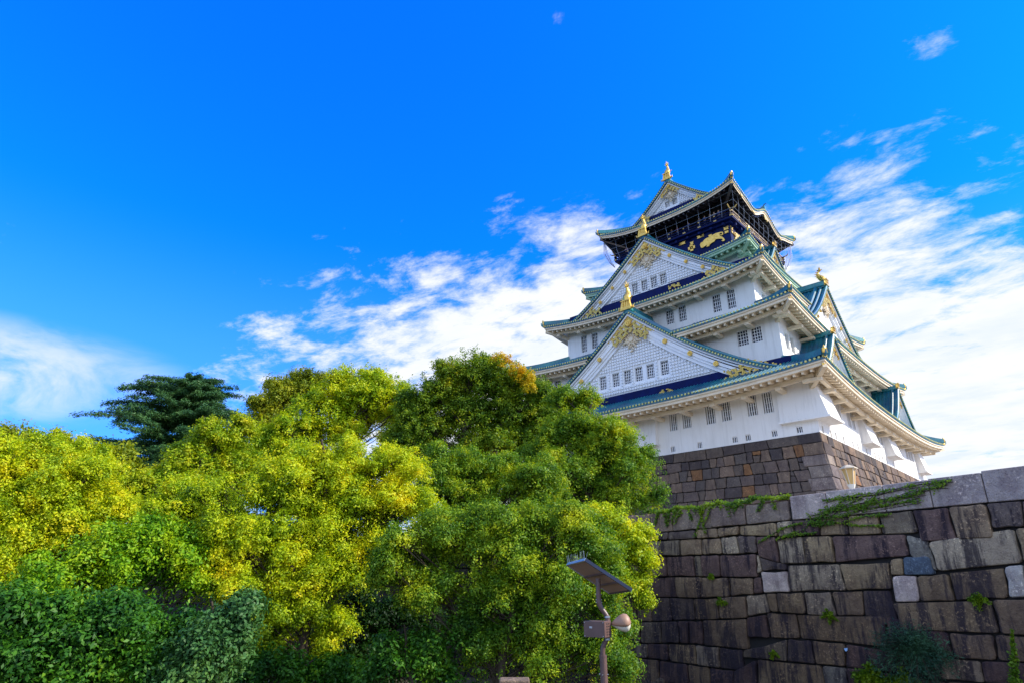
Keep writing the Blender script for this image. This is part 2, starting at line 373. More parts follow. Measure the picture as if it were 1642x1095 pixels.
def build_base():
    r_ = random.Random(11)
    mpA = lambda s, z, d: (s*(1+off(z)/HW[0]), -(HW[1]+off(z)+d), z)
    mpB = lambda s, z, d: (HW[0]+off(z)+d, s*(1+off(z)/HW[1]), z)
    mpC = lambda s, z, d: (-s*(1+off(z)/HW[0]), (HW[1]+off(z)+d), z)
    mpD = lambda s, z, d: (-(HW[0]+off(z)+d), -s*(1+off(z)/HW[1]), z)
    mb = MB(); zs = [0, -1, -2, -3.5, -5, -7, -9.2]
    for mp, h in ((mpA, HW[0]), (mpB, HW[1]), (mpC, HW[0]), (mpD, HW[1])):
        mb.grid([[mp(s, z, -.12) for s in (-h, 0, h)] for z in zs])
    base = mb.build('stone_base', JOINT, keep, fix=False)
    for mp, h, sgn in ((mpA, HW[0], 1), (mpB, HW[1], -1), (mpC, HW[0], 1), (mpD, HW[1], 1)):
        near = mp in (mpA, mpB); mb = MB()
        e = 1.5
        hh = .86 if mp is mpA else 1.0
        rows = rand_rows(-.02, -9.1, hh, .10, r_, -h, h)
        J = rand_joints(-h+e, h-e, len(rows), .65, 1.35, r_)
        J[0] = rand_joints(-h+e, h-e, 1, 1.1, 2.3, r_)[0]
        masonry(mb, rows, J, -h+e, h-e, mp, r_, .10)
        o = mb.build('masonry_face', STONE_KEEP, base, fix=False)
    # squared granite corner blocks, alternating long and short
    mb = MB(); z = -.02; k = 0
    while z > -9.0:
        h = r_.uniform(.78, 1.0); zl = max(z-h, -9.1)
        for (mp, hf, sg) in ((mpA, HW[0], 1), (mpB, HW[1], -1)):
            L = 1.75 if (k % 2 == (0 if mp is mpA else 1)) else 1.5
            a, b = (hf-L, hf+.02) if sg > 0 else (-hf-.02, -hf+L)
            stone(mb, [(a, zl), (b, zl), (b, z), (a, z)], mp, r_, 0 if k > 1 else 1, .06, .03, .008)
        z = zl; k += 1
    mb.build('corner_stones', [STONE_QUOIN, STONE_KEEP], base, fix=False)
    return base
build_base()

# windows -----------------------------------------------------------
WIN = {}
def window(parent, face, a, o_, zc, w_, h_, kind):
    """recessed pane with bars; local x along the wall, -y outward. parent is the keep"""
    key = (round(w_, 2), round(h_, 2), kind)
    locv = Vector(rot_map(face)(a, o_, zc)) - Vector((0, 0, KZ))
    rz = {'A': 0, 'B': math.pi/2}[face]
    if key not in WIN:
        p = MB(); p.box((0, .30, 0), (w_+.1, .04, h_+.1)); ob = p.build('window', GLASS)
        b = MB()
        b.box((0, .16, h_/2-.03), (w_, .16, .06)); b.box((0, .16, -h_/2+.03), (w_, .16, .06))
        if kind == 'bars':
            for k in range(4):
                x = (k-1.5)*w_/4.3; b.box((x, .13, 0), (.075, .10, h_-.1))
            for k in range(3): b.box((0, .24, (k-1)*h_/4), (w_, .03, .03))
        elif kind == 'grid':
            for k in range(3): b.box(((k-1)*w_/4, .22, 0), (.06, .05, h_-.1))
            for k in range(4): b.box((0, .24, (k-1.5)*h_/5), (w_, .03, .055))
        else:
            for k in range(2): b.box(((k-.5)*w_/2.6, .14, 0), (.05, .1, h_-.1))
        lt = b.build('lattice', LATTICE); lt.parent = ob
        WIN[key] = (ob, lt, True); ob.parent = parent; ob.location = locv; ob.rotation_euler = (0, 0, rz)
        return ob
    s_, l_, _ = WIN[key]
    c = s_.copy(); C.objects.link(c); c.parent = parent; c.location = locv; c.rotation_euler = (0, 0, rz)
    d = l_.copy(); C.objects.link(d); d.parent = c
    return c

def wall(ax, ay, z0, z1, holesA=(), holesB=(), mat=PLASTER, name='wall', dep=.32):
    mb = MB()
    for face, hl, ho, holes in (('A', ax, ay, holesA), ('B', ay, ax, holesB), ('C', ax, ay, ()), ('D', ay, ax, ())):
        mp = rot_map(face)
        xs = sorted({-hl, hl, *[h[0] for h in holes], *[h[1] for h in holes]}); zs = sorted({z0, z1, *[h[2] for h in holes], *[h[3] for h in holes]})
        for i in range(len(xs)-1):
            for j in range(len(zs)-1):
                xc, zc = (xs[i]+xs[i+1])/2, (zs[j]+zs[j+1])/2
                if any(h[0] < xc < h[1] and h[2] < zc < h[3] for h in holes): continue
                mb.face([mp(xs[i], ho, zs[j]), mp(xs[i+1], ho, zs[j]), mp(xs[i+1], ho, zs[j+1]), mp(xs[i], ho, zs[j+1])])
        for a, b, c, d in holes:
            for p, q in (((a, c), (b, c)), ((b, c), (b, d)), ((b, d), (a, d)), ((a, d), (a, c))):
                mb.face([mp(p[0], ho, p[1]), mp(q[0], ho, q[1]), mp(q[0], ho-dep, q[1]), mp(p[0], ho-dep, p[1])])
        for a, b, c, d in holes: mb.face([mp(a, ho-dep, c), mp(b, ho-dep, c), mp(b, ho-dep, d), mp(a, ho-dep, d)])
    return mb.build(name, mat, keep, fix=False)

def mirror(L): return L+[(-b, -a, c, d) for a, b, c, d in L]
W1A = mirror([(3.49, 4.32, 2.06, 3.98), (4.83, 5.68, 2.08, 3.98), (7.12, 8.0, 2.08, 3.98), (8.60, 9.46, 2.1, 4.0), (10.93, 11.78, 2.15, 4.02), (12.3, 13.12, 2.15, 4.02)])
S1A = mirror([(x-.22, x+.22, .12, .68) for x in (3.6, 6.24, 9.49, 10.65, 12.87, 14.88)])
W1B = [(y, y+1.0, 1.95, 3.7) for y in (-14.6, -13.35, -10.55, -9.3, -1.15, -.05+.1, 6.0, 7.25, 10.7, 11.95, 13.2)]
S1B = [(y-.22, y+.22, .02, .62) for y in (-18.3, -16.3, -15.0, -12.95, -10.3, -8.8, -6.1, -3.3, -1.9, -.6, .95, 3.7, 6.4, 8.1, 10.9, 13.0)]
wall(HW[0], HW[1], -.02, 5.3, W1A+S1A, W1B+S1B)
W2A = mirror([(10.3, 11.28, 9.1, 10.6), (11.62, 12.55, 9.1, 10.6)]); W2B = [(y, y+.95, 8.3, 9.9) for y in (-16.4, -15.1, 14.1, 15.4)]
wall(14.1, 17.5, 5.0, 12.2, W2A, W2B)
W3A = mirror([(1.8, 2.68, 14.6, 16.3), (3.28, 4.12, 14.5, 16.3), (7.1, 7.95, 14.4, 16.35), (8.65, 9.47, 14.3, 16.4)]); W3B = [(y, y+.85, 14.5, 16.0) for y in (-12.6, -11.2, 10.3, 11.7)]
wall(11.45, 14.45, 11.0, 18.2, W3A, W3B)
wall(8.8, 9.6, 17.5, 23.9)
for (L, face, o_, kind) in ((W1A, 'A', HW[1], 'bars'), (S1A, 'A', HW[1], 'slit'), (W1B, 'B', HW[0], 'bars'), (S1B, 'B', HW[0], 'slit'), (W2A, 'A', 17.5, 'grid'), (W2B, 'B', 14.1, 'grid'), (W3A, 'A', 14.45, 'grid'), (W3B, 'B', 11.45, 'grid')):
    for a, b, c, d in L: window(keep, face, (a+b)/2, o_-.0, (c+d)/2, (.86 if kind == 'bars' else .44 if kind == 'slit' else .9) if False else b-a, d-c, kind)

def bay(face, ho, a, b, zt, zb, out, wrap=0):
    """stone-dropping bay: flush at the top, leaning out to the bottom"""
    mp = rot_map(face); mb = MB()
    A_ = [mp(a, ho-.05, zb), mp(b, ho-.05, zb), mp(b, ho+out, zb), mp(a, ho+out, zb), mp(a, ho-.05, zt), mp(b, ho-.05, zt), mp(b, ho+.12, zt), mp(a, ho+.12, zt)]
    mb.hexa(A_)
    t = .10   # lip
    mb.hexa([mp(a-t, ho, zb-.16), mp(b+t, ho, zb-.16), mp(b+t, ho+out+t, zb-.16), mp(a-t, ho+out+t, zb-.16), mp(a-t, ho, zb-.003), mp(b+t, ho, zb-.003), mp(b+t, ho+out+t, zb-.003), mp(a-t, ho+out+t, zb-.003)])
    mb.build('drop_bay', PLASTER, keep)
def corner_bay(sx):
    X0, Y0 = HW; mb = MB(); zt, zb = 4.6, 1.15
    def q(oa, ob, z, la, lb):   # plan L: from (X0-la) on A face to corner to (Y0-lb) on B
        return [(sx*(X0-la), -(Y0-.1), z), (sx*(X0-la), -(Y0+oa), z), (sx*(X0+ob), -(Y0+oa), z), (sx*(X0+ob), -(Y0-lb), z), (sx*(X0-.1), -(Y0-lb), z)]
    lo, hi = q(.42, 1.0, zb, 2.75, 2.9), q(.10, .12, zt, 2.75, 2.9)
    mb.grid([lo, hi], 0, True); mb.face(lo); mb.face(hi)
    l1, l2 = q(.50, 1.12, zb-.17, 2.85, 3.0), q(.50, 1.12, zb-.004, 2.85, 3.0)
    mb.grid([l1, l2], 0, True); mb.face(l1); mb.face(l2)
    mb.build('corner_drop_bay', PLASTER, keep)
corner_bay(1); corner_bay(-1)
bay('A', HW[1], -2.6, 2.2, 4.6, 1.1, .55)
for a, b in ((-7.1, -4.3), (1.3, 4.3), (15.2, 17.8)): bay('B', HW[0], a, b, 4.3, 1.0, .85)

# roofs ---------------------------------------------------------------
def skirt(ax, ay, zt, sA, sB, ix, iy, zi, trim=TRIM, rafter_col=None, wallx=None, wally=None, beam=True, karahafu=False, zin_fn=None, prof=None, over=None, dark_soffit=False, hide=None):
    root = None
    HID = (lambda face, s, z: False) if hide is None else hide
    S = prof or (lambda t: .72*t+.28*t*t)
    def bump(face, s):
        if not karahafu or face not in 'BD': return 0.0
        return 1.45*math.exp(-(s/2.1)**2)-.35*math.exp(-((abs(s)-4.2)/1.3)**2)
    def ze(face, u, s=None):
        sg = sA if face in 'AC' else sB
        hl = ax if face in 'AC' else ay
        return zt-sg*(1-abs(u)**2.6)+bump(face, u*hl if s is None else s)
    def P_(face, s, t, dz=0.0):   # point on the tiled surface, s along eave, t 0..1 inward
        hl, ho, il, io = (ax, ay, ix, iy) if face in 'AC' else (ay, ax, iy, ix)
        half = hl-t*(hl-il); u = max(-1, min(1, s/half))
        z = ze(face, u, s)*(1-S(t))+zi*S(t)
        return rot_map(face)(s, ho-t*(ho-io), z+dz)
    tiles = MB(); ends = MB(); NT_ = 7
    def grid_h(mb_, rows, face, H, mi=0):
        if hide is None or face not in 'AB': return mb_.grid(rows, mi)
        for r0_, r1_ in zip(rows, rows[1:]):
            for j in range(len(r0_)-1):
                q = (r0_[j], r0_[j+1], r1_[j+1], r1_[j]); k_ = 0 if face == 'A' else 1
                if H(face, sum(p[k_] for p in q)/4, sum(p[2] for p in q)/4): continue
                mb_.face(q, mi)
    pitch = .33
    for face in 'ABCD':
        hl, ho, il, io = (ax, ay, ix, iy) if face in 'AC' else (ay, ax, iy, ix)
        M_ = 96
        for dz in (0.0,):
            rows = []
            for i in range(NT_+1):
                t = i/NT_; half = hl-t*(hl-il)
                rows.append([P_(face, -half+2*half*j/M_, t, dz) for j in range(M_+1)])
            grid_h(tiles, rows, face, HID)
        # eave edge band under the tiles
        grid_h(tiles, [[P_(face, -hl+2*hl*j/M_, 0, 0.0) for j in range(M_+1)], [P_(face, -hl+2*hl*j/M_, 0, -.17) for j in range(M_+1)]], face, HID)
        hid = face in 'CD'
        k = int(hl/pitch); step = 2 if hid else 1
        for q in range(-k, k+1, step):
            s = q*pitch
            te = 1.0 if abs(s) <= il else (hl-abs(s))/(hl-il)
            if te < .04: te = .04
            n_ = 2 if hid else max(2, int(6*te)); rr = .085
            if not hid and HID(face, s, P_(face, s, 0)[2]): continue
            rows = []
            for i in range(n_+1):
                t = te*i/n_-(0.012 if i == 0 else 0)
                c = [P_(face, s+dx, max(t, 0), dz) for dx, dz in ((-rr, 0), (-rr*.65, .10), (rr*.65, .09), (rr, 0))]
                if t < 0:
                    o2 = rot_map(face)(0, .06, 0); c = [(p[0]+o2[0], p[1]+o2[1], p[2]) for p in c]
                rows.append(c)
            tiles.grid(rows)
            if not hid:
                c = Vector(P_(face, s, 0, .0)); n_o = Vector(rot_map(face)(0, 1, 0))
                ends.cyl(c+n_o*.03+Vector((0, 0, .02)), n_o, .095, .06, 7, 0)
    roof = tiles.build('roof', TILE, keep, fix=False)
    tag(ends.build('tile_ends', GOLDG, roof, fix=False), kind='stuff')
    # eaves: fascia, soffit, rafters, purlins
    ev = MB(); rf = MB()
    def E(face, u, d, zr):
        hl, ho = (ax, ay) if face in 'AC' else (ay, ax)
        return rot_map(face)(u*(hl-d), ho-d, ze(face, u)+zr)
    wx, wy = wallx if wallx is not None else ix, wally if wally is not None else iy
    dw = min(ax-wx, ay-wy)
    for face in 'ABCD':
        hl, ho, wo = (ax, ay, wy) if face in 'AC' else (ay, ax, wx)
        dW = ho-wo+.05
        us = [-1+2*j/96 for j in range(97)]
        prof_ = [(.04, -.17), (.04, -.30), (.14, -.30), (.14, -.56), (.40, -.56), (.40, -.50), (dW, -.50+.12*dW)]
        for (d0, z0), (d1, z1) in zip(prof_, prof_[1:]):
            grid_h(ev, [[E(face, u, d0, z0) for u in us], [E(face, u, d1, z1) for u in us]], face, HID, 0 if (d1 < .3 or not dark_soffit) else 1)
        k = int(hl/pitch)
        if face in 'AB':
            for q in range(-k, k+1):
                s = (q+.5)*pitch
                if abs(s) > hl-.7 or q % 2 or HID(face, s, ze(face, s/hl)-.5): continue
                d1 = min(dW, hl-abs(s)-.1)
                def at_(d, zr, ds): 
                    u = max(-1, min(1, (s+ds)/(hl-d))); return Vector(rot_map(face)(s+ds, ho-d, ze(face, u)+zr))
                a0, d0 = .30, .30
                pts = []
                for zr in (-.80, -.52):
                    pts += [at_(d0, zr, -.085), at_(d0, zr, .085), at_(d1, zr+.12*d1, .085), at_(d1, zr+.12*d1, -.085)]
                rf.hexa(pts, 0 if not dark_soffit else 1)
            if beam:
                bm_d = dW*.52
                pr2 = [(bm_d-.16, -.72), (bm_d-.16, -1.05), (bm_d+.16, -1.05), (bm_d+.16, -.72)]
                for (d0, z0), (d1, z1) in zip(pr2, pr2[1:]):
                    grid_h(ev, [[E(face, u, d0, z0+.06) for u in us], [E(face, u, d1, z1+.06) for u in us]], face, HID, 0)
                nb = int(hl/2.9)
                for q in range(-nb, nb+1):
                    s = q*hl/(nb+.5)
                    if abs(s) > hl-bm_d-.3 or HID(face, s, ze(face, s/hl)-.5): continue
                    u = s/hl; zb = ze(face, u)-1.02
                    a = Vector(rot_map(face)(s, wo-.1, zb)); b = Vector(rot_map(face)(s, ho-bm_d+.30, zb))
                    ev.bar(a, b, .42, .26)
    # corner hip rafters
    for sx, sy in ((1, -1), (-1, -1), (1, 1)):
        p0 = Vector((sx*(ax-.15), sy*(ay-.15), zt-.62)); p1 = Vector((sx*(wx-.1), sy*(wy-.1), zt-.62-(sA+sB)*.42))
        (rf if not dark_soffit else rf).bar(p0, p1, .34, .36, 0 if not dark_soffit else 1)
        q0 = p0+(p0-p1).normalized()*.12
    ev.build('eaves', [trim, DARK], roof); tag(rf.build('rafters', [trim, DARK], roof), kind='stuff')
    # hip ridges with onigawara
    for sx, sy in ((1, -1), (-1, -1), (1, 1), (-1, 1)):
        hp = MB(); orn = MB()
        pts = []
        for i in range(9):
            t = i/8
            x = ax-t*(ax-ix); y = ay-t*(ay-iy); z = zt*(1-S(t))+zi*S(t)
            pts.append(Vector((sx*x, sy*y, z+.16+.20*(1-t)**3)))
        for a, b in zip(pts, pts[1:]):
            hp.bar(a, b+(b-a)*.02, .42, .42); hp.bar(a+Vector((0, 0, .24)), b+Vector((0, 0, .24)), .2, .16)
        d = (pts[0]-pts[1]); d.z = 0; d.normalize()
        c = pts[0]+d*.12
        sd_ = Vector((-d.y, d.x, 0))
        orn.box(c+Vector((0, 0, .05)), (.14, .36, .36), 0, (d, sd_, Vector((0, 0, 1))))
        orn.tube([c+Vector((0, 0, .2)), c+Vector((0, 0, .36)), c+Vector((0, 0, .50))], [.12, .10, .02], 8)
        tip = Vector((sx*ax, sy*ay, zt+.03))
        orn.tube([tip-d*.1, tip+d*.12], [.15, .15], 8)
        g0 = Vector((sx*(ax-.22), sy*(ay-.22), zt-.62)); orn.box(g0, (.18, .32, .34), 0, (d, sd_, Vector((0, 0, 1))))
        hk = [tip+d*.05, tip+d*.28+Vector((0, 0, .12)), tip+d*.36+Vector((0, 0, .42))]
        hp.tube(hk, [.13, .10, .05], 6)
        hp.build('hip_ridge', RIDGE, roof); orn.build('corner_ornament', GOLD, roof, smooth=False)
    return roof
GOLDG = simple('gilt_tile_ends', (.70, .55, .16), (.30, .38, .16), .45, .55, 3, .1)
r1 = skirt(18.55, 22.18, 4.95, .72, 1.15, 14.05, 17.45, 6.9, wallx=HW[0], wally=HW[1])
def under(face_, zap, w_, D, p):      # parts of a roof that a gable has swallowed
    return lambda face, s, z: face == face_ and abs(s) < w_ and z < zap-D*(1-(1-abs(s)/w_)**p)+.12
r2 = skirt(16.24, 19.69, 12.0, .75, 1.15, 11.4, 14.4, 13.9, wallx=14.1, wally=17.5, hide=under('A', 15.2, 16.4, 10.0, 1.45))
r3 = skirt(13.45, 16.5, 18.1, .95, 1.25, 8.75, 9.55, 20.6, wallx=11.45, wally=14.45, hide=under('B', 20.1, 9.0, 6.6, 1.35))
r4 = skirt(10.78, 11.48, 23.5, .75, 1.0, 7.25, 7.25, 25.0, trim=PALEGREEN, wallx=8.8, wally=9.6, hide=under('A', 26.05, 12.3, 8.3, 1.3))

# top storey -------------------------------------------------------------
wall(7.3, 7.3, 23.6, 28.3, mat=NAVY, name='tiger_storey')
wall(6.6, 6.6, 28.3, 32.6, mat=DARK, name='lookout_storey')
mb = MB()
for face in 'ABCD':
    mp = rot_map(face)
    for k in range(9):                      # posts and rails on the dark lookout storey
        s = -6.6+13.2*k/8; mb.box(mp(s, 6.66, 30.2), (.22, .22, 4.0))
    for z in (28.9, 30.6, 31.6): mb.bar(mp(-6.7, 6.66, z), mp(6.7, 6.66, z), .16, .14)
mb.build('timber_frame', DARK, keep)
bal = MB(); bal.box((0, 0, 28.42), (16.1, 16.1, .22)); bal.box((0, 0, 28.15), (15.2, 15.2, .30))
for face in 'ABCD':
    mp = rot_map(face)
    for k in range(10):
        s = -6.8+13.6*k/9; bal.bar(mp(s, 6.8, 27.95), mp(s, 7.95, 27.95), .26, .28)
balc = bal.build('balcony', NAVY, keep)
for face in 'ABCD':
    mp = rot_map(face); rl = MB(); gp = MB()
    for z, hh in ((28.75, .10), (29.05, .08), (29.45, .13)): rl.bar(mp(-8.2, 7.95, z), mp(8.2, 7.95, z), .12, hh)
    for k in range(9):
        s = -7.95+15.9*k/8; rl.box(mp(s, 7.95, 28.98), (.16, .16, .95))
        gp.box(mp(s, 8.045, 29.20), (.15, .15, .14)); gp.box(mp(s, 7.99, 28.6), (.34, .2, .14))
    for sg in (-1, 1):                        # curved up gilded rail ends
        gp.tube([mp(sg*8.15, 7.95, 29.45), mp(sg*8.5, 7.95, 29.5), mp(sg*8.75, 7.95, 29.75)], [.09, .08, .05], 6)
    r_o = rl.build('railing', [RAIL_LIT if face == 'B' else NAVY], balc); gp.build('gilded_fittings', DULLGOLD, balc)  # only the sunny side gets the paler, sun-coloured rail

# gilded plaques and tigers on the dark storey (face A and B)
def plaque(mb, mp, a, o_, z, w_, h_, shape='flower'):
    t = .10
    if shape == 'flower':
        for k in range(4):
            an = math.pi/4+k*math.pi/2
            mb.box(mp(a+math.cos(an)*w_*.0+(w_*.28 if k % 2 else -w_*.28)*(1 if k < 2 else 0), o_+t/2, z+(h_*.28 if k >= 2 and k % 2 else -h_*.28 if k >= 2 else 0)), (w_*.42, t, h_*.42) if mp(0, 1, 0)[1] else (t, w_*.42, h_*.42))
        mb.box(mp(a, o_+t/2, z), (w_*.4, t, h_*.4) if mp(0, 1, 0)[1] else (t, w_*.4, h_*.4))
    else:
        pts = [(-.5, .5), (-.38, 0), (-.5, -.5), (.5, -.5), (.38, 0), (.5, .5)]
        P2 = [Vector(mp(a+x*w_, o_, z+y*h_)) for x, y in pts]; mb.poly(P2, Vector(mp(0, t, 0)))
TIG = [(520, 850), (545, 800), (580, 790), (640, 720), (700, 680), (780, 660), (850, 600), (920, 565), (980, 550), (1030, 535), (1080, 530), (1105, 560), (1095, 605), (1050, 625), (1020, 620), (1020, 605), (1060, 600), (1078, 575), (1068, 553), (1030, 560), (1010, 580), (1020, 640), (1080, 655), (1120, 690), (1145, 735), (1125, 760), (1075, 765), (1060, 745), (1095, 735), (1080, 705), (1010, 705), (930, 710), (905, 730), (880, 775), (830, 800), (790, 830), (768, 850), (745, 890), (690, 905), (675, 885), (715, 870), (690, 860), (650, 885), (600, 925), (560, 935), (535, 905)]
def tiger(face, flip):
    mp = rot_map(face); mb = MB(); pts = []
    for x, y in TIG:
        q = at_plane(1090+x/15.64, 340+y/15.64, (0, 1, 0), -7.34); a, z = q.x, q.z
        pts.append((a, z+.1))
    if flip: pts = [(-a, z) for a, z in pts]
    fr = [Vector(mp(a, 7.3, z)) for a, z in pts]
    cx = sum(p[0] for p in pts)/len(pts); cz = sum(p[1] for p in pts)/len(pts)
    mb.poly(fr, Vector(mp(0, .16, 0)))
    o = mb.build('tiger_relief', GOLD, keep)
    bm = bmesh.new(); bm.from_mesh(o.data); bmesh.ops.triangulate(bm, faces=[f for f in bm.faces if len(f.verts) > 4]); bm.to_mesh(o.data); bm.free()
for face in 'AB':
    tiger(face, False); tiger(face, True)
    mp = rot_map(face)
    def one(*args):
        q_ = MB(); plaque(q_, mp, *args); q_.build('gilded_plaque', GOLD, keep)
    for s in (-4.9, -2.5, 0, 2.5, 4.9): one(s, 7.3, 27.3, .45, .38, 'bar')
    for s in (-3.7, -1.25, 1.25, 3.7): one(s, 7.3, 27.75, .95, .34, 'bar')
    for s in (-2.4, 2.4, 0): one(s, 7.3, 26.7, .9, .9)
    for s in (7.0, -7.0):
        one(s*.985, 7.3, 27.55, .6, .4, 'bar'); one(s*.985, 7.3, 27.05, .5, .28, 'bar'); one(s*.99, 7.3, 25.3, .45, .6, 'bar')
    for s in (4.5, -4.5): one(s, 7.3, 24.95, 1.0, .28, 'bar')

# safety net hung from the eaves down to the balcony
mb = MB()
for face in 'AB':
    mp = rot_map(face); nb = 12
    def np_(s, k):     # k 0 top .. 1 bottom
        o_ = 8.75-.35*k+.12*math.sin(math.pi*k); z = 31.2*(1-k)+28.5*k
        return mp(s*o_, o_+0, z-(.35*(1-abs(s)**2))*(1-k))
    for j in range(nb+1):
        s = -1+2*j/nb; mb.tube([np_(s, k/5) for k in range(6)], .014, 4, cap=False)
    for k in (.0, .42, .75): mb.tube([np_(-1+2*j/24, k) for j in range(25)], .014, 4, cap=False)
for sx, sy in ((-1, -1), (1, 1)):
    for j in range(7):
        a = rng.uniform(-.35, .35); b = rng.uniform(-.5, .5)
        mb.tube([(sx*8.9+a*.3, sy*8.9+b*.3, 31.2), (sx*8.8+a, sy*8.6+b, 29.6), (sx*8.4+a*.6, sy*8.2+b, 28.2), (sx*8.1+a*.2, sy*8.0, 27.6)], .03, 4, cap=False)
mb.build('safety_net', NETM, keep)

# gables ---------------------------------------------------------------------
def lace(mb, mp, inside, a0, a1, z0, z1, o_, t, cell=.17, r_=None):
    na = int((a1-a0)/cell); nz = int((z1-z0)/cell)
    for i in range(na):
        for j in range(nz):
            a = a0+(i+.5)*cell; z = z0+(j+.5)*cell
            if not inside(a, z): continue
            q = math.sin(a*11+1.3*math.sin(z*7))+math.sin(z*12+1.7*math.sin(a*6))
            if q < -.15: continue
            c = cell*.62
            mb.hexa([mp(a-c, o_, z-c*.8), mp(a+c*.7, o_, z-c), mp(a+c*.7, o_+t, z-c), mp(a-c, o_+t, z-c*.8), mp(a-c*.9, o_, z+c), mp(a+c, o_, z+c*.8), mp(a+c, o_+t*1.3, z+c*.8), mp(a-c*.9, o_+t, z+c)])
def inpoly(poly):
    def f(x, y):
        r_ = False; n_ = len(poly)
        for i in range(n_):
            (x1, y1), (x2, y2) = poly[i], poly[i-1]
            if (y1 > y) != (y2 > y) and x < (x2-x1)*(y-y1)/(y2-y1)+x1: r_ = not r_
        return r_
    return f
def disc(mb, mp, a, o_, z, r_, t, n=14):
    c = Vector(mp(a, o_, z)); mb.cyl(c, mp(0, 1, 0), r_, t, n)
    for k in range(8):
        an = k*math.pi/4; mb.cyl(Vector(mp(a+math.cos(an)*r_*.62, o_+t*.5, z+math.sin(an)*r_*.62)), mp(0, 1, 0), r_*.24, t*.9, 6)
    mb.cyl(Vector(mp(a, o_+t*.5, z)), mp(0, 1, 0), r_*.28, t, 8)

def gable(face, ca, out, zap, w_, D, p, back, bw, iw, zlow, nwin=None, winz=None, winw=.8, winh=1.5, detail=2, trim=TRIM, fish=1.0, roofmesh=True, wside=.48, sc=1.0, side_drop=None, verge_gold=True, fish_rz=0):
    m0 = rot_map(face); mp = lambda a, o_, z: m0(ca+a, o_, z)
    zt = lambda x: zap-D*(1-(1-min(abs(x)/w_, 1))**p)
    N_ = 18
    gb = MB()
    # gable wall: lattice ground
    iwt = bw+iw+.35
    xs = [w_*j/N_ for j in range(-N_, N_+1)]
    wo = out-wside
    zb = zlow
    holes = []
    if nwin: holes = [(x-winw/2, x+winw/2, winz-winh/2, winz+winh/2) for x in nwin]
    xw = [x for x in xs if zt(x)-bw*.9 > zb+.05] or [0]
    xl = max(xw)
    edges = sorted({-xl, xl, *xw, *[h[0] for h in holes], *[h[1] for h in holes]})
    for x0, x1 in zip(edges, edges[1:]):
        xc = (x0+x1)/2; t0, t1 = zt(x0)-bw*.8, zt(x1)-bw*.8
        hh = [h for h in holes if h[0] < xc < h[1]]
        if hh:
            h = hh[0]; gb.face([mp(x0, wo, zb), mp(x1, wo, zb), mp(x1, wo, h[2]), mp(x0, wo, h[2])]); gb.face([mp(x0, wo, h[3]), mp(x1, wo, h[3]), mp(x1, wo, t1), mp(x0, wo, t0)])
        else: gb.face([mp(x0, wo, zb), mp(x1, wo, zb), mp(x1, wo, t1), mp(x0, wo, t0)])
    for a, b, c, d in holes:
        for p_, q_ in (((a, c), (b, c)), ((b, c), (b, d)), ((b, d), (a, d)), ((a, d), (a, c))):
            gb.face([mp(p_[0], wo, p_[1]), mp(q_[0], wo, q_[1]), mp(q_[0], wo-.3, q_[1]), mp(p_[0], wo-.3, p_[1])])
        gb.face([mp(a, wo-.3, c), mp(b, wo-.3, c), mp(b, wo-.3, d), mp(a, wo-.3, d)])
    if detail >= 2:      # lattice of raised squares
        pt = .31*max(sc, .85); cw = .20*max(sc, .85)
        z = zb+.25
        while z < zap-bw-iw:
            x = -xl
            while x < xl:
                if z+cw < zt(abs(x)+cw)-bw-iw*.6 and not any(h[0]-.12 < x+cw/2 < h[1]+.12 and h[2]-.15 < z+cw/2 < h[3]+.12 for h in holes):
                    gb.box(mp(x+cw/2, wo+.07, z+cw/2), (cw, .16, cw) if face in 'AC' else (.16, cw, cw))
                x += pt
            z += pt
    g_ = gb.build('gable', trim if trim is not TRIM else LATTICE, keep, fix=False)
    # roof slopes of the gable
    rb = MB(); ed = MB()
    if roofmesh:
        n_o = 10
        for sg in (1, -1):
            rows = [[mp(sg*w_*i/N_, out-back*j/n_o+.35, zt(w_*i/N_)) for j in range(n_o+1)] for i in range(N_+1)]
            rb.grid(rows)
            rows2 = [[mp(sg*w_*i/N_, out-back*j/n_o+.3, zt(w_*i/N_)-.3) for j in range(n_o+1)] for i in range(N_+1)]
            rb.grid(rows2)
            k = int(back/.43)
            for q in range(k):
                o_ = out+.12-q*.43; rr = .105
                rb.grid([[mp(sg*w_*i/N_, o_+dx, zt(w_*i/N_)+dz) for dx, dz in ((-rr, 0), (-rr*.6, .1), (rr*.6, .1), (rr, 0))] for i in range(N_+1)])
    # verge: rolls parallel to the edge and tile ends along it
    for sg in (1, -1):
        for o_, r2, dz in ((out+.30, .13, .1), (out-.28, .15, .16), (out-.8, .22, .22)) if sc > .7 else ((out+.3, .13, .1), (out-.25, .14, .15)):
            rb.tube([mp(sg*w_*i/N_, o_, zt(w_*i/N_)+dz) for i in range(N_+1)], r2, 6)
        rb.grid([[mp(sg*w_*i/N_, out+.36, zt(w_*i/N_)+dz) for i in range(N_+1)] for dz in (.05, -.24)])
        x = .3
        while x < w_:
            sl_ = (zt(x+.05)-zt(x))/.05; st = .31/math.sqrt(1+sl_*sl_)
            ed.cyl(mp(sg*x, out+.34, zt(x)-.08), mp(0, 1, 0) if ca == 0 or True else 0, .12, .09, 7) if False else ed.cyl(mp(sg*x, out+.34, zt(x)-.08), m0(0, 1, 0), .09, .09, 7)
            x += st
    ro = rb.build('gable_roof', TILE, g_, fix=False); tag(ed.build('verge_tile_ends', GOLDG, g_, fix=False), kind='stuff')
    # ridge
    rd = MB()
    rdz = zap+.28*sc
    rd.bar(mp(0, out+.35, rdz), mp(0, out-back, rdz), .5*sc, .62*sc); rd.bar(mp(0, out+.35, rdz+.4*sc), mp(0, out-back, rdz+.4*sc), .3*sc, .2*sc)
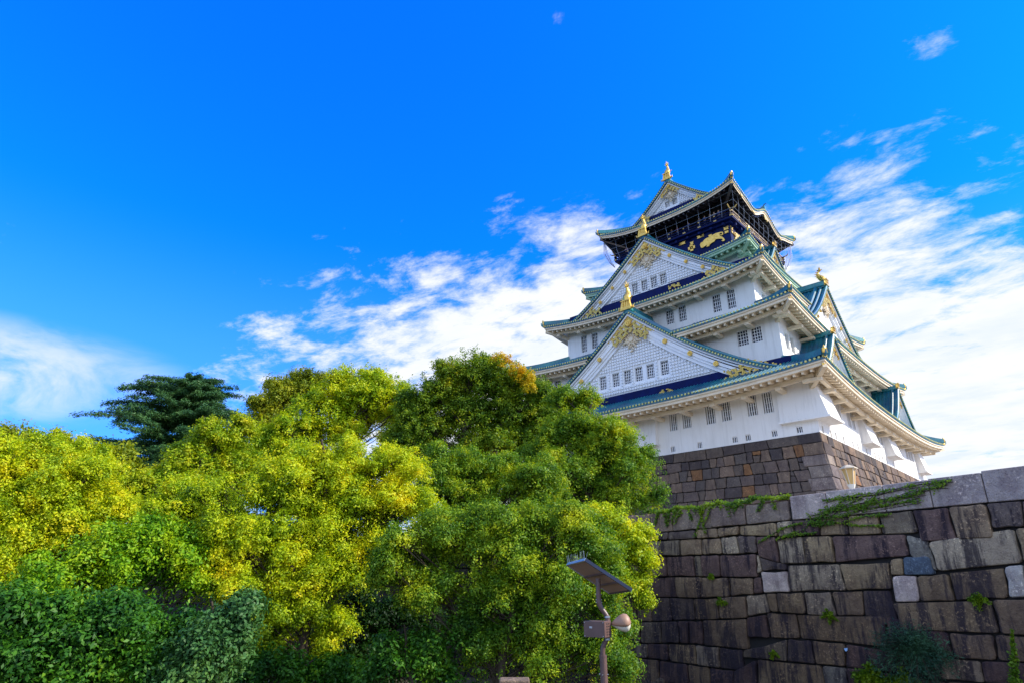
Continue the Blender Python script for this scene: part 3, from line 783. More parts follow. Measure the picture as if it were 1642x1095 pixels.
    for sgn in (-1, 1): rd.tube([mp(sgn*.28*sc, out+.35, rdz-.1), mp(sgn*.28*sc, out-back, rdz-.1)], .1*sc, 6)
    rd.build('ridge', RIDGE, g_)
    # bargeboards
    bb = MB()
    def band(o0, o1, d0, d1, xe):
        for sg in (1, -1):
            n2 = 20; top = []; bot = []
            for i in range(n2+1):
                x = xe*i/n2; top.append((x, zt(x)-d0)); bot.append((x, zt(x)-d1*(1-.30*x/w_)))
            for k in range(n2):
                (xa, za), (xb, zb_) = top[k], top[k+1]; (_, ya), (_, yb) = bot[k], bot[k+1]
                bb.hexa([mp(sg*xa, o0, ya), mp(sg*xb, o0, yb), mp(sg*xb, o1, yb), mp(sg*xa, o1, ya), mp(sg*xa, o0, za), mp(sg*xb, o0, zb_), mp(sg*xb, o1, zb_), mp(sg*xa, o1, za)])
    band(out-.5, out+.22, .22, .22+.30*sc, w_*.985)
    band(out-.5, out+.04, .22+.30*sc, bw*.62, w_*.97); band(out-.5, out, bw*.60, bw, w_*.96)
    band(out-wside, out-.10, bw*.86, bw+iw*.45, w_*.93); band(out-wside, out-.20, bw, bw+iw, w_*.9)
    bb.build('bargeboard', trim if trim is not TRIM else LATTICE, g_)
    # gilded lace at apex and feet, rosettes
    gd = MB(); f = inpoly
    if detail >= 1:
        A1 = bw+iw
        cr_ = [(0, zap-.5*sc), (bw*2.1, zt(bw*2.1)-.5*sc), (bw*1.6, zt(bw*1.6)-.85*sc), (bw*1.5, zt(bw*1.5)-A1*.72), (bw*1.37, zt(bw*1.37)-A1*.95), (0, zap-A1*1.08)]
        cr_ = cr_+[(-x, z) for x, z in reversed(cr_[1:-1])]
        lace(gd, mp, f(cr_), -bw*2.15, bw*2.15, zap-3.6*bw, zap, out+.02, .10, .12*max(sc, .7)); disc(gd, mp, 0, out+.10, zap-(.52*A1+.25), .42*bw*.62, .12)
        gd.build('gilded_crest', GOLD, g_, fix=False)
        if w_ > 5:
            f0 = .565 if w_ > 14 else .52; lo_ = zlow
            ft = [((f0+.07)*w_, zlow+.95), ((f0+.31)*w_, zlow-.72), (f0*w_, zlow-.95), ((f0+.03)*w_, zlow-.55), (f0*w_, zlow-.2), ((f0+.085)*w_, zlow-.2), ((f0+.10)*w_, zlow+.15)]
            xs_, xe = f0*w_, (f0+.32)*w_
            for sg in (1, -1):
                gd = MB(); pl_ = [(sg*x, z) for x, z in ft]; lace(gd, mp, f(pl_), min(sg*xs_*.98, sg*xe), max(sg*xs_*.98, sg*xe), zlow-1, zlow+1, out+.06, .10, .12); gd.build('gilded_foot_mount', GOLD, g_, fix=False)
            for fr in (() if sc < .9 else (.235, .385, .53)):
                for sg in (1, -1): gd = MB(); disc(gd, mp, sg*w_*fr, out+.03, zt(w_*fr)-(bw*.80), .25 if w_ > 14 else .21, .10); gd.build('rosette', GOLD, g_, fix=False)
    # white carved pendant below the apex
    if detail >= 1:
        cv = MB(); r_ = random.Random(int(abs(zap)*10)); cz = zap-bw-iw-.9*sc
        for k in range(16):
            an = k/16*2*math.pi; L = (.88 if k % 2 else .6)*sc
            x = math.cos(an)*L*1.25; z = cz+math.sin(an)*L
            if z > zt(x)-bw-iw*.3: continue
            cv.tube([mp(x*.3, out-wside+.18, cz+(z-cz)*.3), mp(x*.7, out-wside+.34, cz+(z-cz)*.75), mp(x, out-wside+.20, z), mp(x*.9-.12, out-wside+.16, z+.14)], [.10, .12, .11, .05], 6)
        cv.cyl(mp(0, out-wside+.12, cz), m0(0, 1, 0), .26*sc, .3, 10)
        for k in range(4): cv.tube([mp(0, out-wside+.2, cz-.4-.25*k*sc), mp((-1)**k*.22, out-wside+.3, cz-.55-.25*k*sc)], [.12, .06], 6)
        cv.build('carved_pendant', TRIM, g_, fix=False)
    # demon tile and gilded fish on the ridge front
    fm = MB()
    b0 = zap+.08; s_ = fish*.86
    fm.hexa([mp(-.62*s_, out+.20, b0), mp(.62*s_, out+.20, b0), mp(.62*s_, out+.48, b0), mp(-.62*s_, out+.48, b0), mp(-.42*s_, out+.22, b0+1.0*s_), mp(.42*s_, out+.22, b0+1.0*s_), mp(.42*s_, out+.44, b0+1.0*s_), mp(-.42*s_, out+.44, b0+1.0*s_)])
    for k in range(3):
        fm.box(mp((k-1)*.26*s_, out+.50, b0+.62*s_), (.09*s_, .06, .5*s_) if face in 'AC' else (.06, .09*s_, .5*s_))
    fm.bar(mp(-.5*s_, out+.5, b0+.95*s_), mp(.5*s_, out+.5, b0+.95*s_), .1, .12)
    for sg in (1, -1): fm.tube([mp(sg*.55*s_, out+.34, b0+.1), mp(sg*.8*s_, out+.34, b0+.12), mp(sg*.85*s_, out+.34, b0+.35)], [.13*s_, .11*s_, .04], 6)
    fm.build('gilded_ridge_tile', GOLD, g_)
    if fish > .9:
        fs = MB(); k0 = b0+.95*s_
        path = [(.26, 0), (.20, .28), (.06, .55), (-.06, .85), (-.10, 1.15), (-.04, 1.42), (.03, 1.62)] if face == 'A' else [(.30, 0), (.22, .28), (-.02, .55), (-.22, .85), (-.30, 1.15), (-.22, 1.42), (-.05, 1.62)]
        rad = [.34, .42, .40, .31, .22, .14, .07]
        fs.tube([mp(0, out+o_*s_-.12, k0+z*s_) for o_, z in path], [q*s_ for q in rad], 12)
        for sg in (1, -1):
            fs.poly([Vector(mp(sg*.33*s_, out+.05, k0+.15*s_)), Vector(mp(sg*.72*s_, out-.05, k0+.55*s_)), Vector(mp(sg*.45*s_, out-.1, k0+.5*s_)), Vector(mp(sg*.33*s_, out-.1, k0+.62*s_))], Vector(mp(0, .08, 0))-Vector(mp(0, 0, 0)))
            tf = [(0, 1.5), (sg*.30, 1.85), (sg*.16, 1.85), (sg*.22, 2.15), (0, 1.8)]
            fs.poly([Vector(mp(a*s_, out-.15, k0+z*s_*.98)) for a, z in tf], Vector(mp(0, .10, 0))-Vector(mp(0, 0, 0)))
        for k in range(7):       # spiny back fin, out of the curve
            o_, z = path[min(k, 6)]; fs.poly([Vector(mp(-.04, out+(o_-rad[k]*.8)*s_-.12, k0+z*s_)), Vector(mp(-.04, out+(o_-rad[k]-.26)*s_-.12, k0+(z+.16)*s_)), Vector(mp(-.04, out+(o_-rad[k]*.8)*s_-.12, k0+(z+.22)*s_))], Vector(mp(.08, 0, 0))-Vector(mp(0, 0, 0)))
        for dz in (.0,):
            fs.poly([Vector(mp(-.04, out-.12, k0+1.45*s_)), Vector(mp(-.04, out+.22, k0+1.75*s_)), Vector(mp(-.04, out+.02, k0+1.8*s_)), Vector(mp(-.04, out+.0, k0+2.3*s_)), Vector(mp(-.04, out-.16, k0+1.75*s_)), Vector(mp(-.04, out-.40, k0+1.9*s_)), Vector(mp(-.04, out-.30, k0+1.5*s_))], Vector(mp(.08, 0, 0))-Vector(mp(0, 0, 0)))
        fs.build('gilded_fish', GOLD, g_)
    for a, b, c, d in holes: window(keep, face, ca+(a+b)/2, wo, (c+d)/2, b-a, d-c, 'grid')
    return g_

def base_board(face, ca, o_, a0, a1, z0, z1, plaques):
    m0 = rot_map(face); mb = MB(); mp = m0
    mb.hexa([mp(a0, o_-.5, z0), mp(a1, o_-.5, z0), mp(a1, o_, z0), mp(a0, o_, z0), mp(a0, o_-.5, z1), mp(a1, o_-.5, z1), mp(a1, o_-.02, z1), mp(a0, o_-.02, z1)])
    b_ = mb.build('lacquered_board', NAVY, keep)
    g2 = MB(); f = None
    for (a, z, w_, h_) in plaques:
        pl_ = [(a-w_/2, z+h_/2), (a-w_*.36, z), (a-w_/2, z-h_/2), (a+w_/2, z-h_/2), (a+w_*.36, z), (a+w_/2, z+h_/2)]
        lace(g2, mp, inpoly(pl_), a-w_/2, a+w_/2, z-h_/2, z+h_/2, o_+.004, .08, .09)
    g2.build('gilded_plaque', GOLD, b_, fix=False)

gable('A', 0, 19.1, 15.2, 16.4, 10.0, 1.45, 5.5, 1.35, .75, 6.75, [-3.94, -2.35, -.95, .38, 1.70, 3.28], 8.5, .86, 1.5, fish=1.25)
base_board('A', 0, 18.9, -13.5, 15.6, 5.35, 6.75, [(3.35, 6.06, 1.7, .52)])
gable('A', 0, 14.3, 26.05, 12.3, 8.3, 1.3, 7.2, 1.2, .65, 19.45, [-2.05, -.8, .42, 1.6], 20.42, .84, 1.4, fish=1.12)
base_board('A', 0, 14.1, -11.3, 11.3, 18.35, 19.45, [(3.0, 18.95, 1.6, .45)])

# top roof: hip and gable, ridge running towards face A
def top_roof():
    zprof = lambda x: 30.95+6.9*(1-abs(x)/9.28)**1.2
    S = lambda t: (zprof(9.28-t*3.9)-zprof(9.28))/(zprof(9.28-3.9)-zprof(9.28))
    zi = zprof(5.38)
    rf = skirt(9.28, 9.68, 32.25, 1.25, 1.35, 5.38, 5.8, zi, wallx=6.6, wally=6.6, beam=False, karahafu=True, prof=S, dark_soffit=True)
    g_ = gable('A', 0, 6.6, 37.85, 5.9, 37.85-zprof(5.9), 1.2, 13.2, .80, .35, 33.95, [-.72, .35], 34.9, .70, .95, fish=1.1, sc=.8)
    base_board('A', 0, 6.35, -4.7, 4.7, 33.35, 33.98, [])
    # back gable wall, small ornaments
    mb = MB()
    mb.poly([(-5.2, 6.2, 33.2), (5.2, 6.2, 33.2), (2.6, 6.2, 35.6), (0, 6.2, 37.6), (-2.6, 6.2, 35.6)], Vector((0, .2, 0))); mb.build('rear_gable_wall', PLASTER, keep)
    # karahafu crest and gilt on face B eave
    mb = MB(); mp = rot_map('B')
    for s, z, w_, h_ in ((-.2, 31.15, 1.3, .7), (-4.3, 30.2, .9, .35), (4.0, 30.1, .9, .35), (-7.5, 30.9, .5, .3)):
        mb.poly([Vector(mp(s+x*w_, 9.22, z+y*h_)) for x, y in ((-.5, .1), (-.25, .5), (.25, .5), (.5, .1), (.3, -.5), (0, -.3), (-.3, -.5))], Vector((.1, 0, 0)))
    mb.build('gilded_eave_mounts', GOLD, rf)
    mb = MB(); mb.box((9.1, 0, 32.75), (.5, .5, .5)); mb.tube([(9.1, 0, 33.0), (9.3, 0, 33.3), (9.6, 0, 33.35)], [.14, .1, .04], 6); mb.bar((9.2, 0, 32.5), (4.5, 0, 34.3), .45, .4)
    mb.build('wave_gable_ridge', RIDGE, rf)
top_roof()

# gables of the sunlit side
gable('B', 0, 14.1, 20.1, 9.0, 6.6, 1.35, 4.0, 1.1, .55, 13.9, detail=1, fish=.92)
gable('B', -11.7, 16.6, 10.15, 4.8, 4.6, 1.3, 3.6, .70, .3, 6.6, detail=1, fish=.7, sc=.6)
gable('B', 11.7, 16.6, 10.15, 4.8, 4.6, 1.3, 3.6, .70, .3, 6.6, detail=1, fish=.7, sc=.6)
gable('B', 0, 9.3, 27.0, 3.6, 3.6, 1.3, 3.0, .60, .3, 24.2, detail=1, fish=.75, sc=.6)

# ------------------------------------------------------------------ ground and terraces
GRASS = simple('rough_ground', (.05, .05, .025), (.08, .07, .04), .95, 0, .6, .4, .2)
GRAVEL = simple('pale_gravel', (.42, .37, .30), (.34, .30, .25), .95, 0, .8, .3, .2)
mb = MB()
gx = [-2500, -600, -200, -80, -40, -10, 8, 14, 18, 22, 26, 31, 36, 40, 44, 48, 60, 120, 400, 2500]
gy = [-2500, -600, -200, -110, -92, -86, -82, -78, -75, -71, -67, -63, -59, -55, -48, -30, 100, 600, 2500]
def gz(x, y):
    d = math.hypot(x-33, y+77); return -15.5+2.85*max(0, min(1, (16-d)/6))
mb.grid([[(x, y, gz(x, y)) for x in gx] for y in gy]); tag(mb.build('ground', GRASS, fix=False), kind='structure')

AN = R(11.5); nW = Vector((math.sin(AN), math.cos(AN), 0)); tW = Vector((math.cos(AN), -math.sin(AN), 0))
cW = nW.dot(CV)+24.0; ZT = -7.86; BAT = .06
nP = nW-Vector((0, 0, BAT)); cP = cW-BAT*ZT
O_W = Vector((0, 0, 0))+nW*cW
def sz(px, py):
    q = at_plane(px, py, nP, cP); return (q-O_W).dot(tW), q.z
def zq(x, y): return sz(1000+x/2.558, 740+y/2.558)
def mpW(s, z, d):
    q = O_W+tW*s-nW*(d+BAT*(ZT-z)); return (q.x, q.y, z)
def bline(pts):
    P3 = [zq(*p) for p in pts]
    P3 = [(P3[0][0]-30, P3[0][1])]+P3+[(P3[-1][0]+40, P3[-1][1])]
    xs = [p[0] for p in P3]; ys = [p[1] for p in P3]
    return lambda s: float(np.interp(s, xs, ys))
B_ = [
    [(50, 215), (105, 211), (498, 176), (670, 156), (680, 155)],
    [(50, 296), (250, 282), (470, 262), (680, 240), (1190, 196), (1490, 168), (1640, 158)],
    [(50, 326), (390, 312), (470, 300), (620, 308), (1050, 298), (1190, 294), (1240, 328), (1345, 322), (1510, 314), (1520, 275), (1640, 268)],
    [(50, 392), (400, 380), (540, 376), (630, 420), (850, 415), (1080, 406), (1140, 388), (1250, 384), (1262, 455), (1460, 440), (1640, 412)],
    [(50, 470), (550, 474), (560, 449), (668, 446), (672, 423), (1080, 411), (1085, 466), (1140, 466), (1268, 465), (1270, 459), (1460, 444), (1640, 416)],
    [(50, 558), (210, 556), (300, 560), (430, 555), (500, 548), (560, 540), (670, 535), (895, 530), (1090, 524), (1100, 578), (1350, 572), (1500, 565), (1640, 556)],
    [(50, 658), (290, 650), (510, 640), (600, 615), (850, 635), (1090, 630), (1105, 632), (1110, 690), (1510, 705), (1640, 712)],
    [(50, 745), (260, 745), (510, 772), (520, 722), (720, 725), (1060, 760), (1080, 770), (1320, 808), (1640, 822)],
    [(0, 800), (100, 805), (484, 860), (492, 803), (780, 830), (1000, 850), (1300, 900), (1640, 915)],
    [(0, 900), (300, 915), (700, 930), (1100, 950), (1640, 1010)],
    [(0, 990), (700, 1040), (1640, 1120)]]
JT = [[105, 198, 358, 498, 675], [105, 180, 295, 385, 470, 620, 690, 800, 915, 1050, 1190, 1345, 1505, 1640], [100, 232, 315, 400, 468, 548, 628, 737, 850, 1158, 1250, 1605],
      [140, 175, 285, 320, 398, 548, 562, 668, 1085, 1140, 1268], [60, 210, 315, 430, 528, 560, 668, 895, 1090, 1200, 1338, 1560, 1640], [115, 190, 290, 385, 495, 590, 632, 738, 855, 980, 1105, 1505],
      [65, 155, 225, 262, 325, 508, 590, 715, 1070, 1320], [0, 98, 185, 298, 390, 490, 670, 780, 905, 1220, 1455], [45, 150, 260, 350, 450, 545, 815, 920, 1060, 1225, 1320, 1460], [30, 180, 330, 420, 600, 760, 930, 1010, 1200, 1400, 1560]]
s_left = zq(-30, 700)[0]; s_right = zq(1642, 400)[0]+16
s_cop = zq(680, 200)[0]
def wall_builder():
    r_ = random.Random(5)
    root = empty('stone_retaining_wall', mpW(s_left, -15.5, 0), 'dark weathered stone block wall with pale granite coping below the keep', 'wall')
    bnd = [bline(b) for b in B_]; zend = [-13.9, -14.7, -15.6]
    js = []
    for k, row in enumerate(JT):
        ymid = np.mean([p[1] for p in B_[k]])
        j = [zq(x, ymid)[0] for x in row]
        s = j[-1]
        while s < s_right: s += r_.uniform(.9, 2.0); j.append(s)
        s = j[0]
        while s > s_left: s -= r_.uniform(.8, 1.4); j.insert(0, s)
        js.append(j)
    # last given line down to the ground
    for z in (-14.9, -15.7):
        bnd.append(lambda s, z=z: z); js.append(rand_joints(s_left, s_right, 1, .9, 1.9, r_)[0])
    blue = zq(1200, 425); white = zq(1610, 500); lt1 = zq(615, 495); lt2 = zq(1148, 520); 
    def mats(k, s, z):
        for c, mi in ((blue, 1), (white, 2), (lt1, 3), (lt2, 3)):
            if abs(s-c[0]) < .5 and abs(z-c[1]) < .30: return mi
        return 0
    mb = MB(); masonry(mb, bnd[1:], js[1:], s_left, s_right, mpW, r_, .05, mats, .06)
    masonry(mb, bnd[:2], js[:1], zq(60, 250)[0]-3, s_cop-.01, mpW, r_, .03, lambda k, s, z: 4, 0)
    mb.build('masonry', [STONE_WALL, STONE_BLUE, STONE_LIGHT, STONE_PINK, STONE_BROWN], root, fix=False)
    # backing and top
    bk = MB(); bk.grid([[mpW(s, z, -.14) for s in (s_left-2, s_right)] for z in (ZT-.35, -15.8)]); bk.build('joint_backing', JOINT, root, fix=False)
    # coping
    cp = MB(); xs = [680, 830, 1068, 1262, 1490, 1642]; S_ = [zq(x, 150)[0] for x in xs]
    s = S_[-1]
    S_[-1] = S_[-2]+3.2; s = S_[-1]
    while s < s_right: s += r_.uniform(2.2, 3.2); S_.append(s)
    b1 = bnd[1]
    for i, (a, b) in enumerate(zip(S_, S_[1:])):
        dz = 0 if i == 0 else .02 if i == 1 else .02 if i == 2 else .04 if i == 3 else .09
        top = ZT+.05+dz
        q = [mpW(a+.012, b1(a+.05)+.015, .0), mpW(b-.012, b1(b-.05)+.015, .0), mpW(b-.012, b1(b)+.015, -.9), mpW(a+.012, b1(a)+.015, -.9),
             mpW(a+.012, top, .0), mpW(b-.012, top, .0), mpW(b-.012, top, -.9), mpW(a+.012, top, -.9)]
        cp.hexa(q)
    co_ = cp.build('coping', STONE_PINK, root)
    bv = co_.modifiers.new('bevel', 'BEVEL'); bv.width = .03; bv.segments = 2
    # earth packing on top of the left part
    tp = MB(); tp.grid([[mpW(s, ZT-.05, d) for s in (s_left-2, s_cop)] for d in (-.06, -1.2)])
    tp.build('wall_top', STONE_KEEP, root, fix=False)
    return root
wall_root = wall_builder()

# second wall turning away on the left behind the trees
PC = Vector(mpW(s_left, -8, 0)); 
def wall2():
    r_ = random.Random(9); d2 = Vector((-.94, -.34, 0)).normalized(); n2 = Vector((-.34, .94, 0)).normalized()
    L = 75.0
    mp = lambda s, z, d: tuple((Vector((PC.x, PC.y, 0))+d2*(-s)-n2*(d+.06*(ZT-z)))+Vector((0, 0, z)))
    root = empty('shaded_stone_wall', mp(-L/2, -15.5, 0), 'long dark stone wall almost hidden behind the front row of trees', 'wall')
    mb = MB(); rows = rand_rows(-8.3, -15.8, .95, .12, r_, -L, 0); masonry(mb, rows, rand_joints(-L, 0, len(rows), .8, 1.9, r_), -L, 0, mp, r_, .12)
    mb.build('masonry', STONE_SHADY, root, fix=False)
    bk = MB(); bk.grid([[mp(s, z, -.14) for s in (-L, 0)] for z in (-8.4, -15.8)]); bk.build('joint_backing', JOINT, root, fix=False)
    return mp(-L, 0, 0)
endp = wall2()
mb = MB()
far_r = Vector(mpW(s_right, 0, -.7)); pc2 = Vector(mpW(s_left, 0, -.3))
zt_ = ZT-1.05
poly = [(endp[0], endp[1]+.4, zt_), (pc2.x, pc2.y, zt_), (far_r.x, far_r.y, zt_), (220, far_r.y-20, zt_), (220, 260, zt_), (-260, 260, zt_), (-260, endp[1]-40, zt_)]
mb.face(poly); tag(mb.build('terrace', GRAVEL, fix=False), kind='structure')

# ------------------------------------------------------------------ leaves
def leaf_mesh(name, pos, nrm, size, mat, parent, r_, aspect=.5, along=None):
    """one object of many small folded leaves. pos, nrm (n,3)"""
    n_ = len(pos); nrm = nrm/np.linalg.norm(nrm, axis=1, keepdims=True)
    a = along if along is not None else r_.normal(size=(n_, 3)); a = a-nrm*np.sum(a*nrm, 1, keepdims=True); a /= np.linalg.norm(a, axis=1, keepdims=True)+1e-9
    b = np.cross(nrm, a); sz_ = size*r_.uniform(.65, 1.35, (n_, 1)); 
    if parent is not None:
        pos = pos-np.array(ORG[parent])
    v = np.empty((n_, 4, 3), np.float32)
    v[:, 0] = pos-a*sz_*.5; v[:, 2] = pos+a*sz_*.5-nrm*sz_*.12
    v[:, 1] = pos+b*sz_*aspect*.5+nrm*sz_*.08; v[:, 3] = pos-b*sz_*aspect*.5+nrm*sz_*.08
    me = bpy.data.meshes.new(name); me.vertices.add(n_*4); me.vertices.foreach_set('co', v.ravel())
    me.loops.add(n_*4); me.loops.foreach_set('vertex_index', np.arange(n_*4, dtype=np.int32))
    me.polygons.add(n_); me.polygons.foreach_set('loop_start', np.arange(0, n_*4, 4, dtype=np.int32)); me.polygons.foreach_set('loop_total', np.full(n_, 4, np.int32))
    me.materials.append(mat); me.update(calc_edges=True)
    o = bpy.data.objects.new(name, me); C.objects.link(o)
    if parent is not None: o.parent = parent; ORG[o] = ORG[parent]
    return o

def tree(name, label, cat, lobes, D, zg, mat, leaf=.16, dens=1.0, seed=1, group=None, extra=None, puff=.27, trunk_r=None, depth=.8, flat=.8, base_px=None):
    r_ = np.random.default_rng(seed); rp = random.Random(seed)
    L = []
    for lb in lobes:
        px, py, rpx = lb[:3]; dd = lb[3] if len(lb) > 3 else 0
        Dd = D+dd; Rm = rpx*Dd/FPX*1.14
        c = at(px, py, Dd); L.append((np.array(c), Rm))
    for c, r in list(L):
        for _ in range(2):
            q = r_.normal(size=3); q /= np.linalg.norm(q); L.append((c+q*r*np.array([.95, .95, .75]), r*rp.uniform(.32, .55)))
    cen = sum(c for c, _ in L)/len(L); tot = max(np.linalg.norm(c-cen)+r for c, r in L)
    vdir = np.array([cen[0]-CAM[0], cen[1]-CAM[1], 0]); vdir /= np.linalg.norm(vdir)
    L2 = list(L)
    for c, r in L[:len(lobes)]:     # thickness behind and in front: the crown is as deep as it is wide
        L2.append((c+vdir*r*rp.uniform(.7, 1.3)-np.array([0, 0, r*.15]), r*.9))
    tb = Vector((cen[0], cen[1], zg)) if base_px is None else Vector((*at(base_px, 900, D)[:2], zg))
    root = empty(name, tb, label, cat, group)
    P_, Nn = [], []; puffs = []
    for c, r in L2:
        pr_ = max(.38, min(puff*r, 1.1)); k = int(4.6*(r/pr_)**2)+3
        d = r_.normal(size=(k, 3)); d /= np.linalg.norm(d, axis=1, keepdims=True)
        d[:, 2] = np.where(d[:, 2] < -.35, -d[:, 2]*.6, d[:, 2])
        rad = r*r_.uniform(.72, 1.0, (k, 1)); inner = r_.random((k, 1)) < .22; rad = np.where(inner, rad*.6, rad)
        q = c+d*(rad-pr_*.6)
        for i in range(k):
            big = r_.uniform(.5, 1.35); o_ = 1.0+(.35 if r_.random() < .2 else 0)
            puffs.append((c+(q[i]-c)*o_, pr_*(big if o_ == 1 else .5), d[i]))
    for q, pr_, d0 in puffs:
        n_ = int(dens*r_.uniform(8, 20)*(pr_/leaf)**2)+6
        d = r_.normal(size=(n_, 3)); d[:, 2] += .35; d += d0*.35; d /= np.linalg.norm(d, axis=1, keepdims=True)
        rr = pr_*r_.uniform(.25, 1.15, (n_, 1))**.65*np.where(r_.random((n_, 1)) < .16, r_.uniform(1, 1.5, (n_, 1)), 1)
        an_ = r_.uniform(.55, 1.45, 3)*np.array([1, 1, flat]); p = q+d*rr*an_; p[:, 2] -= .10*np.sum((p[:, :2]-q[:2])**2, 1)/pr_; P_.append(p); Nn.append(d*1.2+r_.normal(size=(n_, 3))*.42+np.array([0, 0, .25]))
    for c, r in L2:                       # loose shoots that break the outline
        k = int(30*(r/1.2)**1.5)+8
        d = r_.normal(size=(k, 3)); d[:, 2] += .3; d /= np.linalg.norm(d, axis=1, keepdims=True)
        for i in range(k):
            Ls = rp.uniform(.35, 1.0)*min(1.3, .55*r+.2); a0 = c+d[i]*r*rp.uniform(.62, .95); m_ = int(dens*Ls/leaf*7)+5
            t = r_.random((m_, 1)); dv = d[i]+r_.normal(size=3)*.45; dv /= np.linalg.norm(dv)
            p = a0+dv*Ls*t+np.array([0, 0, -.35*Ls])*t*t+r_.normal(size=(m_, 3))*leaf*(1.25-.7*t); P_.append(p); Nn.append(r_.normal(size=(m_, 3))*.6+np.array([0, 0, .5])+d[i]*.5)
    pos = np.concatenate(P_); nr = np.concatenate(Nn)
    leaf_mesh('crown', pos, nr, leaf, mat, root, r_)
    if extra:
        for (exl, emat, enm) in extra:
            P_, Nn = [], []
            for px, py, rpx, dd in exl:
                c = np.array(at(px, py, D+dd)); r = rpx*D/FPX; k = int(10*rpx/12)+6
                dq = r_.normal(size=(k, 3)); dq /= np.linalg.norm(dq, axis=1, keepdims=True); q = c+dq*r*.6
                for i in range(k):
                    n_ = int(dens*34*(r*.35/leaf)**2*.3)+8; d = r_.normal(size=(n_, 3)); d /= np.linalg.norm(d, axis=1, keepdims=True)
                    P_.append(q[i]+d*r*.42*r_.uniform(.4, 1, (n_, 1))); Nn.append(d+r_.normal(size=(n_, 3))*.6)
            leaf_mesh(enm, np.concatenate(P_), np.concatenate(Nn), leaf, emat, root, r_)
    # trunk and limbs
    mb = MB(); tr = trunk_r or max(.12, tot*.035)
    zs_ = [c[2] for c, r in L]; zlo, zhi = min(zs_), max(zs_)
    wob = [Vector((rp.uniform(-.35, .35), rp.uniform(-.35, .35), 0)) for _ in range(7)]
    def spine(z):
        f = max(0, min(1, (z-zg)/(zhi-zg))); k = f*5.999; i = int(k); w0 = wob[i].lerp(wob[i+1], k-i)*min(1, f*3)
        return Vector((tb.x+(cen[0]-tb.x)*f+w0.x, tb.y+(cen[1]-tb.y)*f+w0.y, zg+(zhi-zg)*f))
    mb.tube([spine(zg+(zhi-zg)*k/8) for k in range(9)], [tr*(1.3-1.1*k/8) for k in range(9)], 9)
    for c, r in L2:
        c = Vector(c); hd = math.hypot(c.x-cen[0], c.y-cen[1])
        s0 = spine(max(zg+(zhi-zg)*.22, c.z-hd*rp.uniform(.6, .9)-r*.3)); mid = s0.lerp(c, .5)+Vector((rp.uniform(-1, 1), rp.uniform(-1, 1), -rp.uniform(.2, 1)))*r*.2
        lr = tr*.42*min(1, r/1.6)
        mb.tube([s0, mid, c, c+(c-mid).normalized()*r*.5], [lr, lr*.7, lr*.4, .015], 6)
        near = [p for p in puffs if np.linalg.norm(p[0]-np.array(c)) < r*1.05]
        for q, pr_, _ in rp.sample(near, min(len(near), 9)):
            q = Vector(q); s1 = mid.lerp(c, rp.uniform(.3, 1)); m2 = s1.lerp(q, .5)+Vector((rp.uniform(-.2, .2), rp.uniform(-.2, .2), rp.uniform(-.1, .2)))*r*.5
            mb.tube([s1, m2, q], [lr*.3+.008, lr*.2+.006, .006], 5, cap=False)
    mb.build('trunk', BARK, root, fix=False, smooth=True)
    return root
TZ = zt_; GZ = -15.5
BT = 'broadleaf_tree'
tree(BT, 'bright yellow-green domed tree standing behind the yellow tree, left of the tallest green dome', 'tree',
     [(578, 628, 36), (530, 648, 34), (622, 634, 28), (484, 690, 34), (455, 735, 34), (550, 690, 26), (600, 668, 24, 2), (500, 735, 30), (430, 700, 22), (642, 660, 20), (650, 690, 26), (548, 610, 22), (600, 612, 20)], 50, TZ, L_LIME, .17, .8, 21)
tree(BT, 'thin olive tree at the left shoulder of the yellow-green dome', 'tree',
     [(452, 640, 26), (420, 688, 26), (482, 608, 18), (400, 735, 26), (440, 668, 22), (412, 650, 14), (468, 632, 22), (496, 628, 18), (508, 612, 14), (445, 620, 16)], 58, TZ, L_OLIVE, .20, .5, 22)
tree(BT, 'tallest dark green domed tree with an orange patch near its top', 'tree',
     [(752, 604, 38), (702, 636, 32), (800, 612, 34), (822, 660, 40), (745, 672, 42), (690, 686, 30), (870, 668, 36), (800, 716, 40), (872, 632, 26), (760, 730, 36), (680, 720, 26), (640, 700, 22), (850, 715, 34), (668, 655, 28), (655, 690, 26), (652, 640, 16), (648, 715, 26), (720, 600, 22), (780, 590, 24), (838, 615, 26)], 46, TZ, L_DGREEN, .16, .75, 23,
     extra=[([(842, 604, 20, -2), (800, 578, 18, -1), (828, 592, 16, -2), (848, 622, 14, -2), (815, 575, 10, -2)], L_ORANGE, 'autumn_foliage')])
tree(BT, 'green tree growing against the left edge of the castle', 'tree',
     [(930, 690, 38), (980, 712, 40), (1012, 760, 34), (930, 780, 48), (908, 640, 22), (1044, 800, 18), (870, 740, 36), (985, 800, 34), (942, 634, 16), (905, 850, 44), (955, 735, 34), (985, 690, 22), (890, 690, 26), (1035, 730, 16)], 39, TZ, L_GREEN, .125, .75, 24)
tree(BT, 'green tree with light leaf tips below the tallest dome, right of the yellow tree', 'tree',
     [(762, 768, 42), (705, 790, 42), (832, 778, 42), (882, 765, 28), (760, 830, 42), (850, 830, 36), (700, 738, 24), (730, 740, 20), (800, 748, 22), (865, 800, 26)], 31, GZ, L_GREEN, .105, .75, 25)
